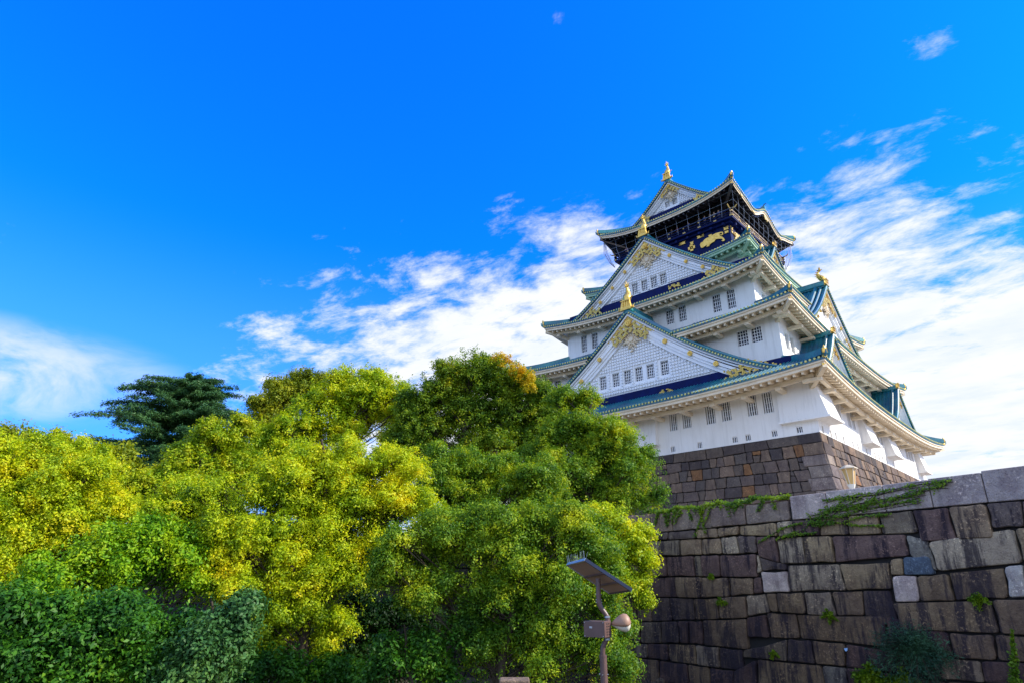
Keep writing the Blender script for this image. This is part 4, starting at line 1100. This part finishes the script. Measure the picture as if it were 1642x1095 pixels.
tree(BT, 'large yellow autumn tree in the middle of the front row', 'tree',
     [(520, 770, 46), (440, 795, 44), (590, 758, 40), (655, 758, 34), (370, 850, 42), (440, 870, 48), (530, 850, 48), (620, 820, 42), (395, 945, 42), (480, 940, 44), (545, 1000, 20), (668, 810, 30), (560, 925, 34), (480, 735, 24), (560, 725, 20), (620, 730, 18), (345, 920, 28), (430, 1000, 26), (600, 880, 30), (340, 790, 24), (520, 900, 40), (500, 985, 24), (455, 975, 24), (520, 1030, 14), (415, 1025, 14), (485, 815, 34), (570, 800, 34), (640, 790, 26)], 25, GZ, L_YELLOW, .09, .7, 26)
tree(BT, 'bright lime tree between the leftmost yellow tree and the large yellow tree', 'tree',
     [(300, 815, 36), (345, 800, 28), (268, 858, 30), (330, 865, 34), (290, 780, 14), (255, 820, 18)], 28, GZ, L_LIME, .115, .8, 27)
tree(BT, 'leafy green tree in front, behind the solar lamp', 'tree',
     [(735, 872, 48), (660, 875, 34), (815, 875, 48), (890, 855, 44), (955, 890, 42), (700, 945, 40), (800, 960, 50), (900, 955, 50), (975, 950, 30), (870, 1035, 48), (955, 1050, 40), (612, 905, 24), (780, 1050, 34), (985, 1010, 24), (850, 830, 24), (700, 835, 22), (770, 835, 24), (640, 920, 24), (1000, 1070, 20), (860, 990, 40), (745, 1000, 26), (930, 830, 22), (840, 920, 44), (660, 960, 20)], 21, GZ, L_GREEN, .08, .7, 28)
tree(BT, 'golden tree hanging over the end of the dark stone wall', 'tree',
     [(985, 846, 22), (1008, 888, 24), (1026, 934, 14), (955, 830, 20), (1022, 856, 16), (1000, 925, 18), (1035, 895, 12), (970, 870, 20), (1030, 960, 8)], 27, GZ, L_YELLOW, .11, .8, 29)
tree(BT, 'broad yellow tree with bare fanning branches at the left edge', 'tree',
     [(60, 770, 48), (130, 780, 44), (20, 825, 44), (120, 845, 50), (175, 822, 32), (40, 885, 48), (-20, 760, 44), (95, 735, 28), (180, 875, 26), (60, 840, 44), (10, 930, 34), (70, 935, 30), (150, 745, 20), (-20, 880, 40)], 33, GZ, L_YELLOW, .105, .7, 30)
tree(BT, 'olive tree peeping over the leftmost yellow tree', 'tree',
     [(30, 710, 20), (85, 716, 18), (0, 722, 24), (115, 735, 14), (60, 740, 26), (0, 695, 10), (100, 755, 24)], 52, TZ, L_OLIVE, .2, .7, 31)
tree(BT, 'small pale-leaved tree under the dark cedar', 'tree',
     [(150, 728, 15), (198, 740, 18), (178, 755, 20), (215, 790, 16), (200, 810, 14), (155, 750, 16), (215, 765, 14)], 47, TZ, L_OLIVE, .30, .7, 32)
tree(BT, 'mid green tree right of the dark cedar', 'tree',
     [(352, 712, 30), (305, 742, 32), (258, 785, 30), (330, 775, 34), (385, 745, 28), (385, 690, 18), (240, 830, 28), (300, 790, 30), (230, 770, 16), (405, 770, 28)], 46, TZ, L_LIME2, .17, .75, 33)
tree(BT, 'deep green tree spreading above the dark wall at lower left', 'tree',
     [(185, 888, 32), (245, 875, 34), (120, 925, 30), (305, 900, 28), (75, 950, 24), (200, 925, 28), (150, 900, 26), (265, 915, 24), (230, 850, 18), (330, 930, 26), (60, 920, 20), (100, 975, 20)], 25, GZ, L_DEEP2, .12, .6, 34)
tree(BT, 'deep green tree filling the bottom left corner', 'tree',
     [(110, 1035, 46), (40, 1005, 34), (195, 1015, 40), (255, 1055, 38), (160, 1090, 46), (30, 1085, 40), (190, 985, 22), (80, 985, 22), (150, 1000, 28), (235, 1010, 22), (10, 970, 18), (300, 1010, 18), (100, 1090, 40), (220, 1090, 36)], 19, GZ, L_DEEP, .12, .6, 35)
tree('small_tree', 'small mid-green tree at the foot of the large yellow tree', 'tree',
     [(345, 1005, 22), (310, 1045, 26), (350, 1065, 28), (385, 1000, 18), (290, 1090, 24), (330, 1030, 20), (370, 1035, 18), (395, 970, 14)], 18, GZ, L_GREY, .11, .6, 36)
tree('shrub', 'dark bush in the shade under the front green tree', 'shrub',
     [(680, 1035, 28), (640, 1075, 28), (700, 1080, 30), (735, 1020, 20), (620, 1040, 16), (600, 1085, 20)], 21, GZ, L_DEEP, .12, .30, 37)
tree(BT, 'added dark tree with shade-coloured leaves below the large yellow tree, in front of the shaded wall', 'tree',
     [(600, 1000, 30), (560, 1050, 30), (650, 990, 26), (500, 1040, 24), (440, 1040, 26), (620, 1060, 30), (690, 1000, 24), (580, 960, 20), (480, 1080, 26), (540, 1085, 26), (400, 1050, 22)], 28, GZ, L_SHADE, .13, .5, 39)  # dark foliage added to darken the space in front of the wall
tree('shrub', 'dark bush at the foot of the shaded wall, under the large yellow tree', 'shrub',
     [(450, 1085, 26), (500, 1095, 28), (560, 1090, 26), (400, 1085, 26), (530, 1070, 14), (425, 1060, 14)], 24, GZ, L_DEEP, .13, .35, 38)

# dark deodar cedar: tiers of horizontal, drooping sprays
def cedar():
    r_ = np.random.default_rng(3); rp = random.Random(3); D = 72
    top = at(305, 603, D); basep = at(285, 800, D); x0, y0 = basep.x, basep.y
    root = empty('cedar_tree', (x0, y0, TZ), 'dark blue-green cedar with layered horizontal branches against the sky', 'tree')
    mb = MB(); mb.tube([(x0, y0, TZ), (x0, y0, top.z-4), (top.x, top.y, top.z-.3)], [.55, .35, .06], 9)
    right = np.array([cr0.x, cr0.y, 0.]); fwd = np.array([-cr0.y, cr0.x, 0.])
    pos, nrm, alo = [], [], []
    H = top.z-TZ
    for k in range(240):
        f = rp.random(); z = TZ+H*(.20+.78*f); an = rp.uniform(0, 2*math.pi)
        c_ = math.cos(an); lenL = (11.5 if c_ < 0 else 9.5)*(1-f)**.42*rp.uniform(.6, 1.05)+1.0
        if f < .12: lenL *= .7
        dv = right*c_+fwd*math.sin(an)
        n_ = 14; pts = []
        rise = rp.uniform(.12, .35)
        for i in range(n_+1):
            t = i/n_; p = np.array([x0, y0, z])+dv*lenL*t+np.array([0, 0, lenL*(rise*t-.16*t*t*t)])
            p[:2] += (np.array([top.x-x0, top.y-y0]))*f; pts.append(p)
        mb.tube([tuple(p) for p in pts[::2]], [max(.02, .12*(1-i/7.5)) for i in range(len(pts[::2]))], 5, cap=False)
        side = np.cross(dv, [0, 0, 1])
        for i in range(2, n_+1):
            for s in range(5):
                sg = rp.choice((-1, 1)); L2 = lenL*.22*rp.uniform(.3, 1)*(1.15-i/n_*.7)
                sp = pts[i]+dv*rp.uniform(-.2, .2); sdv = side*sg*rp.uniform(.5, 1)+dv*rp.uniform(.3, 1.0); sdv /= np.linalg.norm(sdv)
                m_ = int(8+L2*16)
                tt = r_.random((m_, 1)); q = sp+sdv*L2*tt+np.array([0, 0, -.28])*L2*tt**2+r_.normal(size=(m_, 3))*[.12, .12, .13]
                pos.append(q); nrm.append(r_.normal(size=(m_, 3))*.6+[0, 0, 1]); alo.append(np.tile(sdv, (m_, 1))+r_.normal(size=(m_, 3))*.5)
    leaf_mesh('crown', np.concatenate(pos), np.concatenate(nrm), .30, L_CONIFER, root, r_, .24, np.concatenate(alo))
    mb.build('trunk', BARK, root, fix=False, smooth=True)
cedar()

# plants on the wall ---------------------------------------------------
def wp(px, py, d=0.0):
    s, z = sz(px, py); return np.array(mpW(s, z, d))
def ivy(name, label, runs, n_per, seed, leaf=.10, stems=True):
    r_ = np.random.default_rng(seed); rp = random.Random(seed)
    root = empty(name, Vector(wp(*runs[0][0])), label, 'ivy'); mb = MB(); pos = []
    for run in runs:
        pts = [wp(x, y, .07) for x, y in run[:-1]] if not isinstance(run[-1], (int, float)) else [wp(x, y, .07) for x, y in run[:-1]]
        wd = run[-1]
        for i in range(len(pts)-1):
            L_ = np.linalg.norm(pts[i+1]-pts[i]); m_ = int(n_per*L_)
            tt = r_.random((m_, 1)); gp_ = np.sin(tt*L_*5+i*2.1)*.5+.5+r_.random((m_, 1))*.7 > .55; tt = tt[gp_[:, 0]]; m_ = len(tt); q = pts[i]+(pts[i+1]-pts[i])*tt
            spread = r_.normal(size=(m_, 1))*wd*.8*(.3+.7*r_.random((m_, 1)))
            q = q+np.array([0, 0, 1])*spread+np.array(tW)*r_.normal(size=(m_, 1))*.05-np.array(nW)*np.abs(r_.normal(size=(m_, 1)))*.05
            q[:, 2] = np.minimum(q[:, 2], ZT+.32); pos.append(q)
        mb.tube([tuple(p) for p in pts], .012, 4, cap=False)
        for k in range(3): 
            j = [tuple(p+np.array([0, 0, 1])*rp.uniform(-1, 1)*wd*1.4+np.array(nW)*.05) for p in pts]; mb.tube(j, .009, 4, cap=False)
    pos = np.concatenate(pos); nn_ = -np.array(nW)+r_.normal(size=pos.shape)*.5+[0, 0, .5]
    leaf_mesh('foliage', pos, nn_, leaf, L_IVY, root, r_, .8); mb.build('stems', BARK, root, fix=False)
    return root
z7 = lambda x, y: (1000+x/2.558, 740+y/2.558)
def fringe():
    r_ = np.random.default_rng(41); rp = random.Random(4)
    a = sz(*z7(100, 205))[0]; b = sz(*z7(668, 155))[0]
    root = empty('ivy_fringe', mpW(a, ZT, 0), 'bright green ivy fringe draped over the lower left top of the stone wall', 'ivy')
    pos = []; mb = MB()
    m_ = 4200; s = r_.uniform(a-.3, b, m_); z = ZT+.06+np.abs(r_.normal(size=m_))*.06; d = r_.uniform(-.5, .07, m_)
    z = z+.05*np.sin(s*3.1)+.04*np.sin(s*7.7)
    for i in range(m_): pos.append(mpW(s[i], z[i], d[i]))
    for k in range(26):
        s0 = rp.uniform(a, b); L_ = rp.uniform(.2, .95)*(1.3 if rp.random() < .3 else .7); sl_ = rp.uniform(-.7, .4); n_ = int(L_*110)
        pts = [mpW(s0+sl_*L_*t/6, ZT-L_*t/6, .05) for t in range(7)]; mb.tube(pts, .010, 4, cap=False)
        for i in range(n_):
            t = rp.random()**1.3; pos.append(mpW(s0+sl_*L_*t+rp.gauss(0, .05), ZT-L_*t+rp.gauss(0, .03), .05+abs(rp.gauss(0, .04))))
    pos = np.array(pos); leaf_mesh('foliage', pos, -np.array(nW)*.7+r_.normal(size=pos.shape)*.5+[0, 0, .8], .085, L_IVY, root, r_, .8); mb.build('stems', BARK, root, fix=False)
fringe()
ivy('creeping_ivy', 'green ivy sweeping across the pale coping stones in long streaks', [
    [z7(1350, 75), z7(1200, 95), z7(1050, 125), z7(900, 145), z7(820, 160), .07], [z7(1330, 95), z7(1210, 120), z7(1080, 160), z7(960, 190), z7(850, 205), z7(760, 225), .09],
    [z7(1220, 160), z7(1100, 175), z7(980, 200), z7(880, 225), z7(760, 245), .09], [z7(1240, 125), z7(1130, 150), z7(1000, 165), z7(900, 185), z7(800, 200), .10],
    [z7(1100, 215), z7(980, 225), z7(900, 250), z7(780, 260), .06], [z7(1070, 262), z7(960, 262), z7(860, 245), z7(780, 250), .04],
    [z7(850, 205), z7(780, 240), z7(740, 280), z7(640, 315), .06], [z7(800, 290), z7(700, 300), z7(630, 318), .05], [z7(740, 250), z7(660, 270), z7(560, 330), .03], [z7(980, 150), z7(900, 160), z7(860, 210), .12], [z7(1050, 130), z7(1000, 180), z7(940, 190), .10]], 95, 42, .07)
def wall_shrub(name, label, px, py, rpx, leaf, mat, n_, seed, spiky=True, cat='shrub'):
    r_ = np.random.default_rng(seed); rp = random.Random(seed); c = wp(px, py, .05); R_ = rpx*26/FPX
    root = empty(name, Vector(c), label, cat); mb = MB(); pos = []; al = []
    for k in range(n_):
        a = rp.uniform(0, 2*math.pi); dv = np.array(tW)*math.cos(a)*1.25+np.array([0, 0, 1])*math.sin(a)*.75-np.array(nW)*rp.uniform(.15, .9)
        dv /= np.linalg.norm(dv); L_ = R_*rp.uniform(.5, 1.1); pts = [c+dv*L_*t/5+np.array([0, 0, -.22])*L_*(t/5)**2 for t in range(6)]
        mb.tube([tuple(p) for p in pts], [.014, .012, .01, .008, .006, .004], 4, cap=False)
        for i in range(1, 6):
            m_ = 22; q = pts[i]+r_.normal(size=(m_, 3))*.10*R_; pos.append(q); al.append(np.tile(dv, (m_, 1))+r_.normal(size=(m_, 3))*.6)
    pos = np.concatenate(pos); leaf_mesh('foliage', pos, r_.normal(size=pos.shape)+[0, 0, .5], leaf, mat, root, r_, .18 if spiky else .6, np.concatenate(al)); mb.build('stems', BARK, root, fix=False)
wall_shrub('wall_shrub', 'feathery dark green shrub growing out of the stone wall at lower right', 1470, 1035, 46, .12, L_FERN, 75, 51)
wall_shrub('wall_weed', 'small leafy weed in a low wall joint, left of the feathery shrub', 1400, 1082, 22, .09, L_IVY, 22, 52, False, 'weed')
wall_shrub('wall_weed', 'small leafy weed in the joint directly under the feathery shrub', 1450, 1088, 18, .09, L_IVY, 18, 53, False, 'weed')
for i, (px, py, r0, lab) in enumerate(((1143, 922, 5, 'tuft of moss in the joint beside the golden tree'), (1160, 963, 6, 'moss tuft in the joint at mid height of the wall left half'), (1330, 985, 7, 'moss tuft in the long joint left of the feathery shrub'), (1574, 960, 7, 'moss tuft in the joint above the feathery shrub at right'), (1242, 1046, 5, 'moss tuft low in the wall, straight below the dark coping step'))):
    wall_shrub('moss_tuft', lab, px, py, r0*1.6, .06, L_IVY, 9, 60+i, False, 'moss')
def tall_weed():
    r_ = np.random.default_rng(8); b = wp(1641, 1150, .5); t = wp(1633, 1008, .5)
    root = empty('climbing_weed', Vector(b), 'bright green pointed weed at the right edge of the frame', 'weed'); mb = MB(); mb.tube([tuple(b), tuple(t)], [.02, .008], 5)
    u = r_.random((900, 1)); pos = b+(t-b)*u+r_.normal(size=(900, 3))*(1.02-u)*.12
    leaf_mesh('foliage', pos, r_.normal(size=pos.shape)-np.array(nW), .10, L_IVY, root, r_, .5); mb.build('stem', BARK, root, fix=False)
tall_weed()
mb = MB(); q = Vector(wp(1359, 1040, .10)); k_ = Vector(nW)
mb.poly([q+Vector(tW)*a+Vector((0, 0, z)) for a, z in ((-.06, .02), (.07, .05), (.05, -.03), (0, -.07), (-.03, -.05))], -k_*.03)
tag(mb.build('litter_scrap', simple('pale_blue_plastic', (.35, .55, .85), (.3, .5, .8), .4)), 'pale blue scrap of litter caught on the dark wall', 'litter')

# ------------------------------------------------------------------ lamps
BROWN = simple('brown_powder_coat', (.13, .075, .065), (.10, .058, .05), .45, 0, 5, .05)
TAN = simple('tan_panel_back', (.34, .20, .13), (.30, .17, .11), .5, 0, 3, .05)
ALU = simple('aluminium', (.55, .58, .62), (.45, .48, .52), .3, .9, 5, .05)
CELL = simple('solar_cells', (.008, .012, .03), (.012, .018, .05), .15, 0, 4, .02)
m, n = material('opal_glass'); finish(n, (.75, .72, .62, 1), .3, 0, None, spec=.6); OPAL = m
m, n = material('amber_glass'); finish(n, (.62, .40, .14, 1), .3, 0, None, spec=.6); AMBER = m
def solar_lamp():
    D = 12.0; K = FPX
    p = lambda x, y: at(880+x/4.661, 860+y/4.661, D)
    base = p(405, 1090); root = empty('solar_street_lamp', (base.x, base.y, -15.5), 'brown solar-powered lamp post with tilted panel in front of the trees', 'street lamp')
    vx = Vector((cr0.x, cr0.y, 0)); up = Vector((0, 0, 1)); fw = vx.cross(up)*-1
    sc_ = D/K/math.cos(.0)
    a = p(405, 890); mb = MB(); mb.tube([(a.x, a.y, -15.5), (a.x, a.y, a.z)], .0625, 16)
    mb.tube([(a.x, a.y, a.z-.02), (a.x, a.y, a.z+.015)], .066, 16)
    path = [p(405, 890), p(402, 850), p(408, 815), p(425, 780), p(440, 745), p(443, 700), p(440, 640), p(437, 600), p(420, 570), p(392, 535), p(376, 500), p(373, 470), p(371, 400), p(369, 310)]
    def sm(P2, k=3):
        for _ in range(k):
            Q = [P2[0]]
            for i in range(len(P2)-1): Q += [P2[i].lerp(P2[i+1], .25), P2[i].lerp(P2[i+1], .75)]
            P2 = Q+[P2[-1]]
        return P2
    pole = MB(); pole.v, pole.f, pole.m = mb.v, mb.f, mb.m; pole.tube(sm(path, 2), .043, 14); pole.build('pole', BROWN, root, smooth=False)
    bt = MB()
    for z in (.28, .5): 
        for k in range(4): bt.cyl(Vector((a.x, a.y, a.z-z))+Vector((math.cos(k*1.57+.3), math.sin(k*1.57+.3), 0))*.06, (math.cos(k*1.57+.3), math.sin(k*1.57+.3), 0), .009, .02, 6)
    for q_, dx in ((p(373, 470), .045), (p(372, 430), .045), (p(374, 490), .045)):
        for sg in (-1, 1): bt.cyl(q_+vx*sg*.041, vx*sg, .009, .012, 6)
    bt.build('bolts', ALU, root)
    cb = MB(); c1 = p(455, 742)-fw*.02; cb.tube([p(448, 720), c1+vx*.05-up*.05, p(436, 790)+vx*.05, p(420, 830)+vx*.045], .008, 6); cb.build('cable', DARK, root)
    cl2 = MB()
    for yy in (598, 765): cl2.tube([p(438, yy)-up*.015, p(438, yy)+up*.015], .052, 12)
    cl2.build('clamp', ALU, root)
    # battery box turned a little to the right: dark front, lit right side with vents
    A_, B2, C2 = p(270, 685), p(400, 685)-fw*.30, p(466, 680)
    ang = R(35); bx = (vx*math.cos(ang)-fw*0+fw*-.0); 
    h_ = (p(400, 622)-p(400, 742)).length
    d1 = (vx*.80-fw*(-.60)*-1).normalized(); d1 = (vx*.86+(-fw)*.5).normalized(); d2 = Vector((-d1.y, d1.x, 0)); 
    if d2.dot(fw) < 0: d2 = -d2
    w1 = 130/4.661*D/K/d1.dot(vx)*1.0; w2 = .30
    c0 = B2+Vector((0, 0, 0)); cc = c0-d1*(w1/2)+d2*(w2/2)
    bm_ = MB(); bm_.box(cc, (w1, w2, h_), 0, (d1, d2, up)); bxo = bm_.build('battery_box', BROWN, root)
    bv = bxo.modifiers.new('bevel', 'BEVEL'); bv.width = .006; bv.segments = 2
    vt = MB(); sc2 = c0+d2*(w2/2)+d1*.002
    for i in range(5):
        for j in (-1, 1): vt.box(sc2+d2*(j*.045)+up*((i-2)*.042), (.006, .045, .014), 0, (d1, d2, up))
    vt.build('vent_slots', DARK, bxo)
    lb_ = MB(); lb_.box(cc-d2*(w2/2+.002)-d1*.06+up*.03, (.05, .004, .03), 0, (d1, d2, up)); lb_.build('rating_plate', ALU, bxo)
    sb = MB()
    for q in (-1, 1):
        for r2 in (-1, 1): sb.cyl(cc-d2*(w2/2)+d1*(q*w1*.44)+up*(r2*h_*.42), -d2, .008, .01, 8)
    sb.build('screws', ALU, bxo)
    # teardrop lamp head pointing right, opal lower half
    h0 = p(466, 655); h1 = p(612, 640); ax_ = (h1-h0); Lh = ax_.length; ax_.normalize(); side = ax_.cross(up).normalized(); upv = side.cross(ax_)
    tilt = R(10)
    prof = [(0, .02), (.12, .10), (.3, .22), (.5, .32), (.7, .37), (.85, .33), (.95, .20), (1, .03)]
    sh_, gl = MB(), MB(); n_ = 16
    def ring(t, r_, a0, a1, k): return [h0+ax_*(t*Lh)+(side*math.cos(a0+(a1-a0)*i/k)+upv*math.sin(a0+(a1-a0)*i/k)*1.15)*(r_*Lh*1.0) for i in range(k+1)]
    sh_.grid([ring(t, r_*1.02, -.35, math.pi+.35, 14) for t, r_ in prof]); gl.grid([ring(t, r_, math.pi+.3, 2*math.pi-.3, 10) for t, r_ in prof])
    hd = sh_.build('lamp_head', TAN, root, fix=False, smooth=True); gl.build('diffuser', OPAL, hd, fix=False, smooth=True)
    sdm = hd.modifiers.new('thick', 'SOLIDIFY'); sdm.thickness = .008
    # panel
    TL, TR, BR, BL = at(880+135/4.661, 860+213/4.661, D+.5), at(880+270/4.661, 860+178/4.661, D-.25), at(880+612/4.661, 860+402/4.661, D-.25), at(880+455/4.661, 860+425/4.661, D+.5)
    nrm = (TR-TL).cross(BL-TL).normalized()
    if nrm.z < 0: nrm = -nrm
    th = .035
    pn = MB(); pn.hexa([TL, TR, BR, BL, TL+nrm*th, TR+nrm*th, BR+nrm*th, BL+nrm*th]); pan = pn.build('solar_panel', TAN, root)
    ins = lambda P2, f: [sum(P2, Vector((0, 0, 0)))/4+(q-sum(P2, Vector((0, 0, 0)))/4)*f for q in P2]
    tp = ins([TL, TR, BR, BL], .97); cl = MB(); cl.hexa([q+nrm*(th+.001) for q in tp]+[q+nrm*(th+.006) for q in tp]); cl.build('cells', CELL, pan)
    fr = MB(); cs = [TL, TR, BR, BL]
    for i, (a_, b_) in enumerate(zip(cs, cs[1:]+cs[:1])): fr.bar(a_+nrm*th*.5, b_+nrm*th*.5, .03, th*1.6, 1 if i in (1, 2) else 0, nrm)
    fr.build('panel_frame', [ALU, CELL], pan)
    bk = MB(); m1, m2 = (TL+TR)/2, (BL+BR)/2
    for f in (.42, .72): bk.bar((TL.lerp(BL, f))-nrm*.012, (TR.lerp(BR, f))-nrm*.012, .03, .02, 0, nrm)
    bk.build('panel_braces', BROWN, pan)
    spk = MB()
    for i in range(16):
        q = TL.lerp(TR, i/15)+nrm*th; spk.tube([q, q+Vector((rng.uniform(-.03, .03), rng.uniform(-.03, .03), rng.uniform(.10, .17)))], .0022, 4)
    spk.build('bird_spikes', ALU, pan)
solar_lamp()

def lantern():
    D = 35; c = at(1368, 790, D); x, y = c.x, c.y
    z = lambda py: at(1368, py, D).z
    root = empty('lantern_lamp', (x, y, TZ), 'lantern on a short post behind the wall, below the sunlit castle base', 'street lamp')
    mb = MB(); mb.tube([(x, y, TZ), (x, y, z(783))], .09, 10); mb.tube([(x, y, z(783)), (x, y, z(776))], [.12, .2], 10); mb.build('post', OPAL, root)
    k = math.pi/4; zt2, zb2 = z(751), z(777)
    def ring(r_, zz_, n_=6): return [(x+r_*math.cos(2*math.pi*i/n_+.4), y+r_*math.sin(2*math.pi*i/n_+.4), zz_) for i in range(n_)]
    gl = MB(); gl.grid([ring(.14, zb2), ring(.30, zt2)], 0, True); gl.face(ring(.14, zb2)); gl.build('lamp_shade', AMBER, root)
    fr = MB()
    a, b = ring(.15, zb2), ring(.312, zt2)
    for p_, q_ in zip(a, b): fr.tube([p_, q_], .022, 5)
    fr.build('shade_frame', TRIM, root)
    cp = MB(); cp.grid([ring(.43, zt2), ring(.43, zt2+.04), ring(.26, zt2+.13), ring(.1, zt2+.2)], 0, True); cp.face(ring(.43, zt2)); cp.face(ring(.1, zt2+.2)); cp.build('cap', simple('cream_cap', (.6, .5, .34), (.5, .42, .28), .5), root)
lantern()

# stone block glimpsed at the foot of the front trees
mb = MB(); q = at(825, 1096, 14.5); mb.box((q.x, q.y, q.z-.6), (.62, .5, 1.4), 0, (Vector((cr0.x, cr0.y, 0)), Vector((-cr0.y, cr0.x, 0)), Vector((0, 0, 1))))
o = mb.build('stone_post', STONE_KEEP); bv = o.modifiers.new('bevel', 'BEVEL'); bv.width = .03; bv.segments = 2
tag(o, 'squared brown stone post among the leaves at the bottom edge', 'post')

# ------------------------------------------------------------------ visitors on the lookout balcony
SKIN = simple('skin', (.55, .34, .24), (.50, .30, .21), .55); HAIR = simple('dark_hair', (.015, .012, .01), (.03, .022, .018), .5)
def cloth(nm, c): return simple(nm, c, tuple(v*.8 for v in c), .85)
CLO = {'white shirt': (.7, .7, .7), 'blue shirt': (.08, .18, .5), 'red top': (.5, .06, .06), 'grey jacket': (.2, .2, .22), 'pink top': (.6, .3, .35), 'black coat': (.03, .03, .035), 'green shirt': (.08, .25, .12), 'cream top': (.6, .52, .38), 'orange top': (.6, .25, .05)}
def person(x, y, z, rz, what, label, seed):
    rp = random.Random(seed)
    root = empty('person', (x, y, z), label, 'person', 'visitors on the lookout balcony', rz)
    sk = [((0, 0, .95), .13), ((0, 0, 1.15), .12), ((0, 0, 1.38), .15), ((0, 0, 1.47), .06), ((0, -.01, 1.56), .085), ((0, -.01, 1.66), .09),
          ((.18, 0, 1.38), .055), ((.24, -.06, 1.15), .04), ((.17, -.28, 1.05), .032), ((.15, -.36, 1.06), .03), ((-.18, 0, 1.38), .055), ((-.24, -.06, 1.15), .04), ((-.17, -.28, 1.05), .032), ((-.15, -.36, 1.06), .03),
          ((.09, 0, .88), .09), ((.10, .01, .48), .06), ((.10, .02, .08), .042), ((.10, -.12, .03), .035), ((-.09, 0, .88), .09), ((-.10, .01, .48), .06), ((-.10, .02, .08), .042), ((-.10, -.12, .03), .035)]
    ed_ = [(0, 1), (1, 2), (2, 3), (3, 4), (4, 5), (2, 6), (6, 7), (7, 8), (8, 9), (2, 10), (10, 11), (11, 12), (12, 13), (0, 14), (14, 15), (15, 16), (16, 17), (0, 18), (18, 19), (19, 20), (20, 21)]
    def skinm(nm, idx, edges, mat, grow=0.0, lv=1):
        me = bpy.data.meshes.new(nm); mp_ = {i: k for k, i in enumerate(idx)}
        me.from_pydata([sk[i][0] for i in idx], [(mp_[a], mp_[b]) for a, b in edges if a in mp_ and b in mp_], []); o_ = bpy.data.objects.new(nm, me); C.objects.link(o_)
        md = o_.modifiers.new('skin', 'SKIN')
        for k, i in enumerate(idx): r_ = sk[i][1]+grow; me.skin_vertices[0].data[k].radius = (r_, r_)
        me.skin_vertices[0].data[0].use_root = True
        sb = o_.modifiers.new('sub', 'SUBSURF'); sb.levels = lv; sb.render_levels = lv; me.materials.append(mat); o_.parent = root; return o_
    skinm('body', list(range(22)), ed_, SKIN)
    skinm('shirt', [0, 1, 2, 6, 7, 10, 11], ed_, cloth(what.replace(' ', '_'), CLO[what]), .022)
    skinm('trousers', [0, 14, 15, 16, 18, 19, 20], ed_, cloth('trousers', (.04, .05, .09)), .018)
    hb = MB(); hb.tube([(0, .03, 1.60), (0, .02, 1.68), (0, .01, 1.75), (0, 0, 1.79)], [.085, .105, .085, .02], 10); h = hb.build('hair', HAIR, None); h.parent = root
zf = 28.53
for i, (px, wh, lb) in enumerate(((3.84, 'grey jacket', 'person in a grey jacket, leftmost of the row of five at the lookout railing'), (4.54, 'blue shirt', 'person in a blue shirt, second of the row of five at the lookout railing'), (5.22, 'cream top', 'person in a cream top, middle of the row of five at the railing'), (5.75, 'white shirt', 'person in a white shirt, fourth of the row of five at the lookout railing'), (6.3, 'blue shirt', 'person in a blue shirt nearest the lookout corner, end of the row'),
                                  (.87, 'red top', 'person in a red top behind the net near the middle of the lookout balcony'), (.1, 'black coat', 'person in a black coat left of the one in the red top on the balcony'), (-6.5, 'pink top', 'person in a pink top at the far left end of the lookout balcony'), (2.4, 'blue shirt', 'person in a blue shirt right of the one in the red top'))):
    person(px, -7.45, zf, rng.uniform(-.4, .4), wh, lb, i)
for i, (py, wh, lb) in enumerate(((-.5, 'white shirt', 'person in a white shirt on the sunlit side of the lookout balcony'), (-5.0, 'orange top', 'person in an orange top on the sunlit side of the balcony, nearest the corner'))):
    person(7.45, py, zf, math.pi/2+rng.uniform(-.4, .4), wh, lb, 20+i)
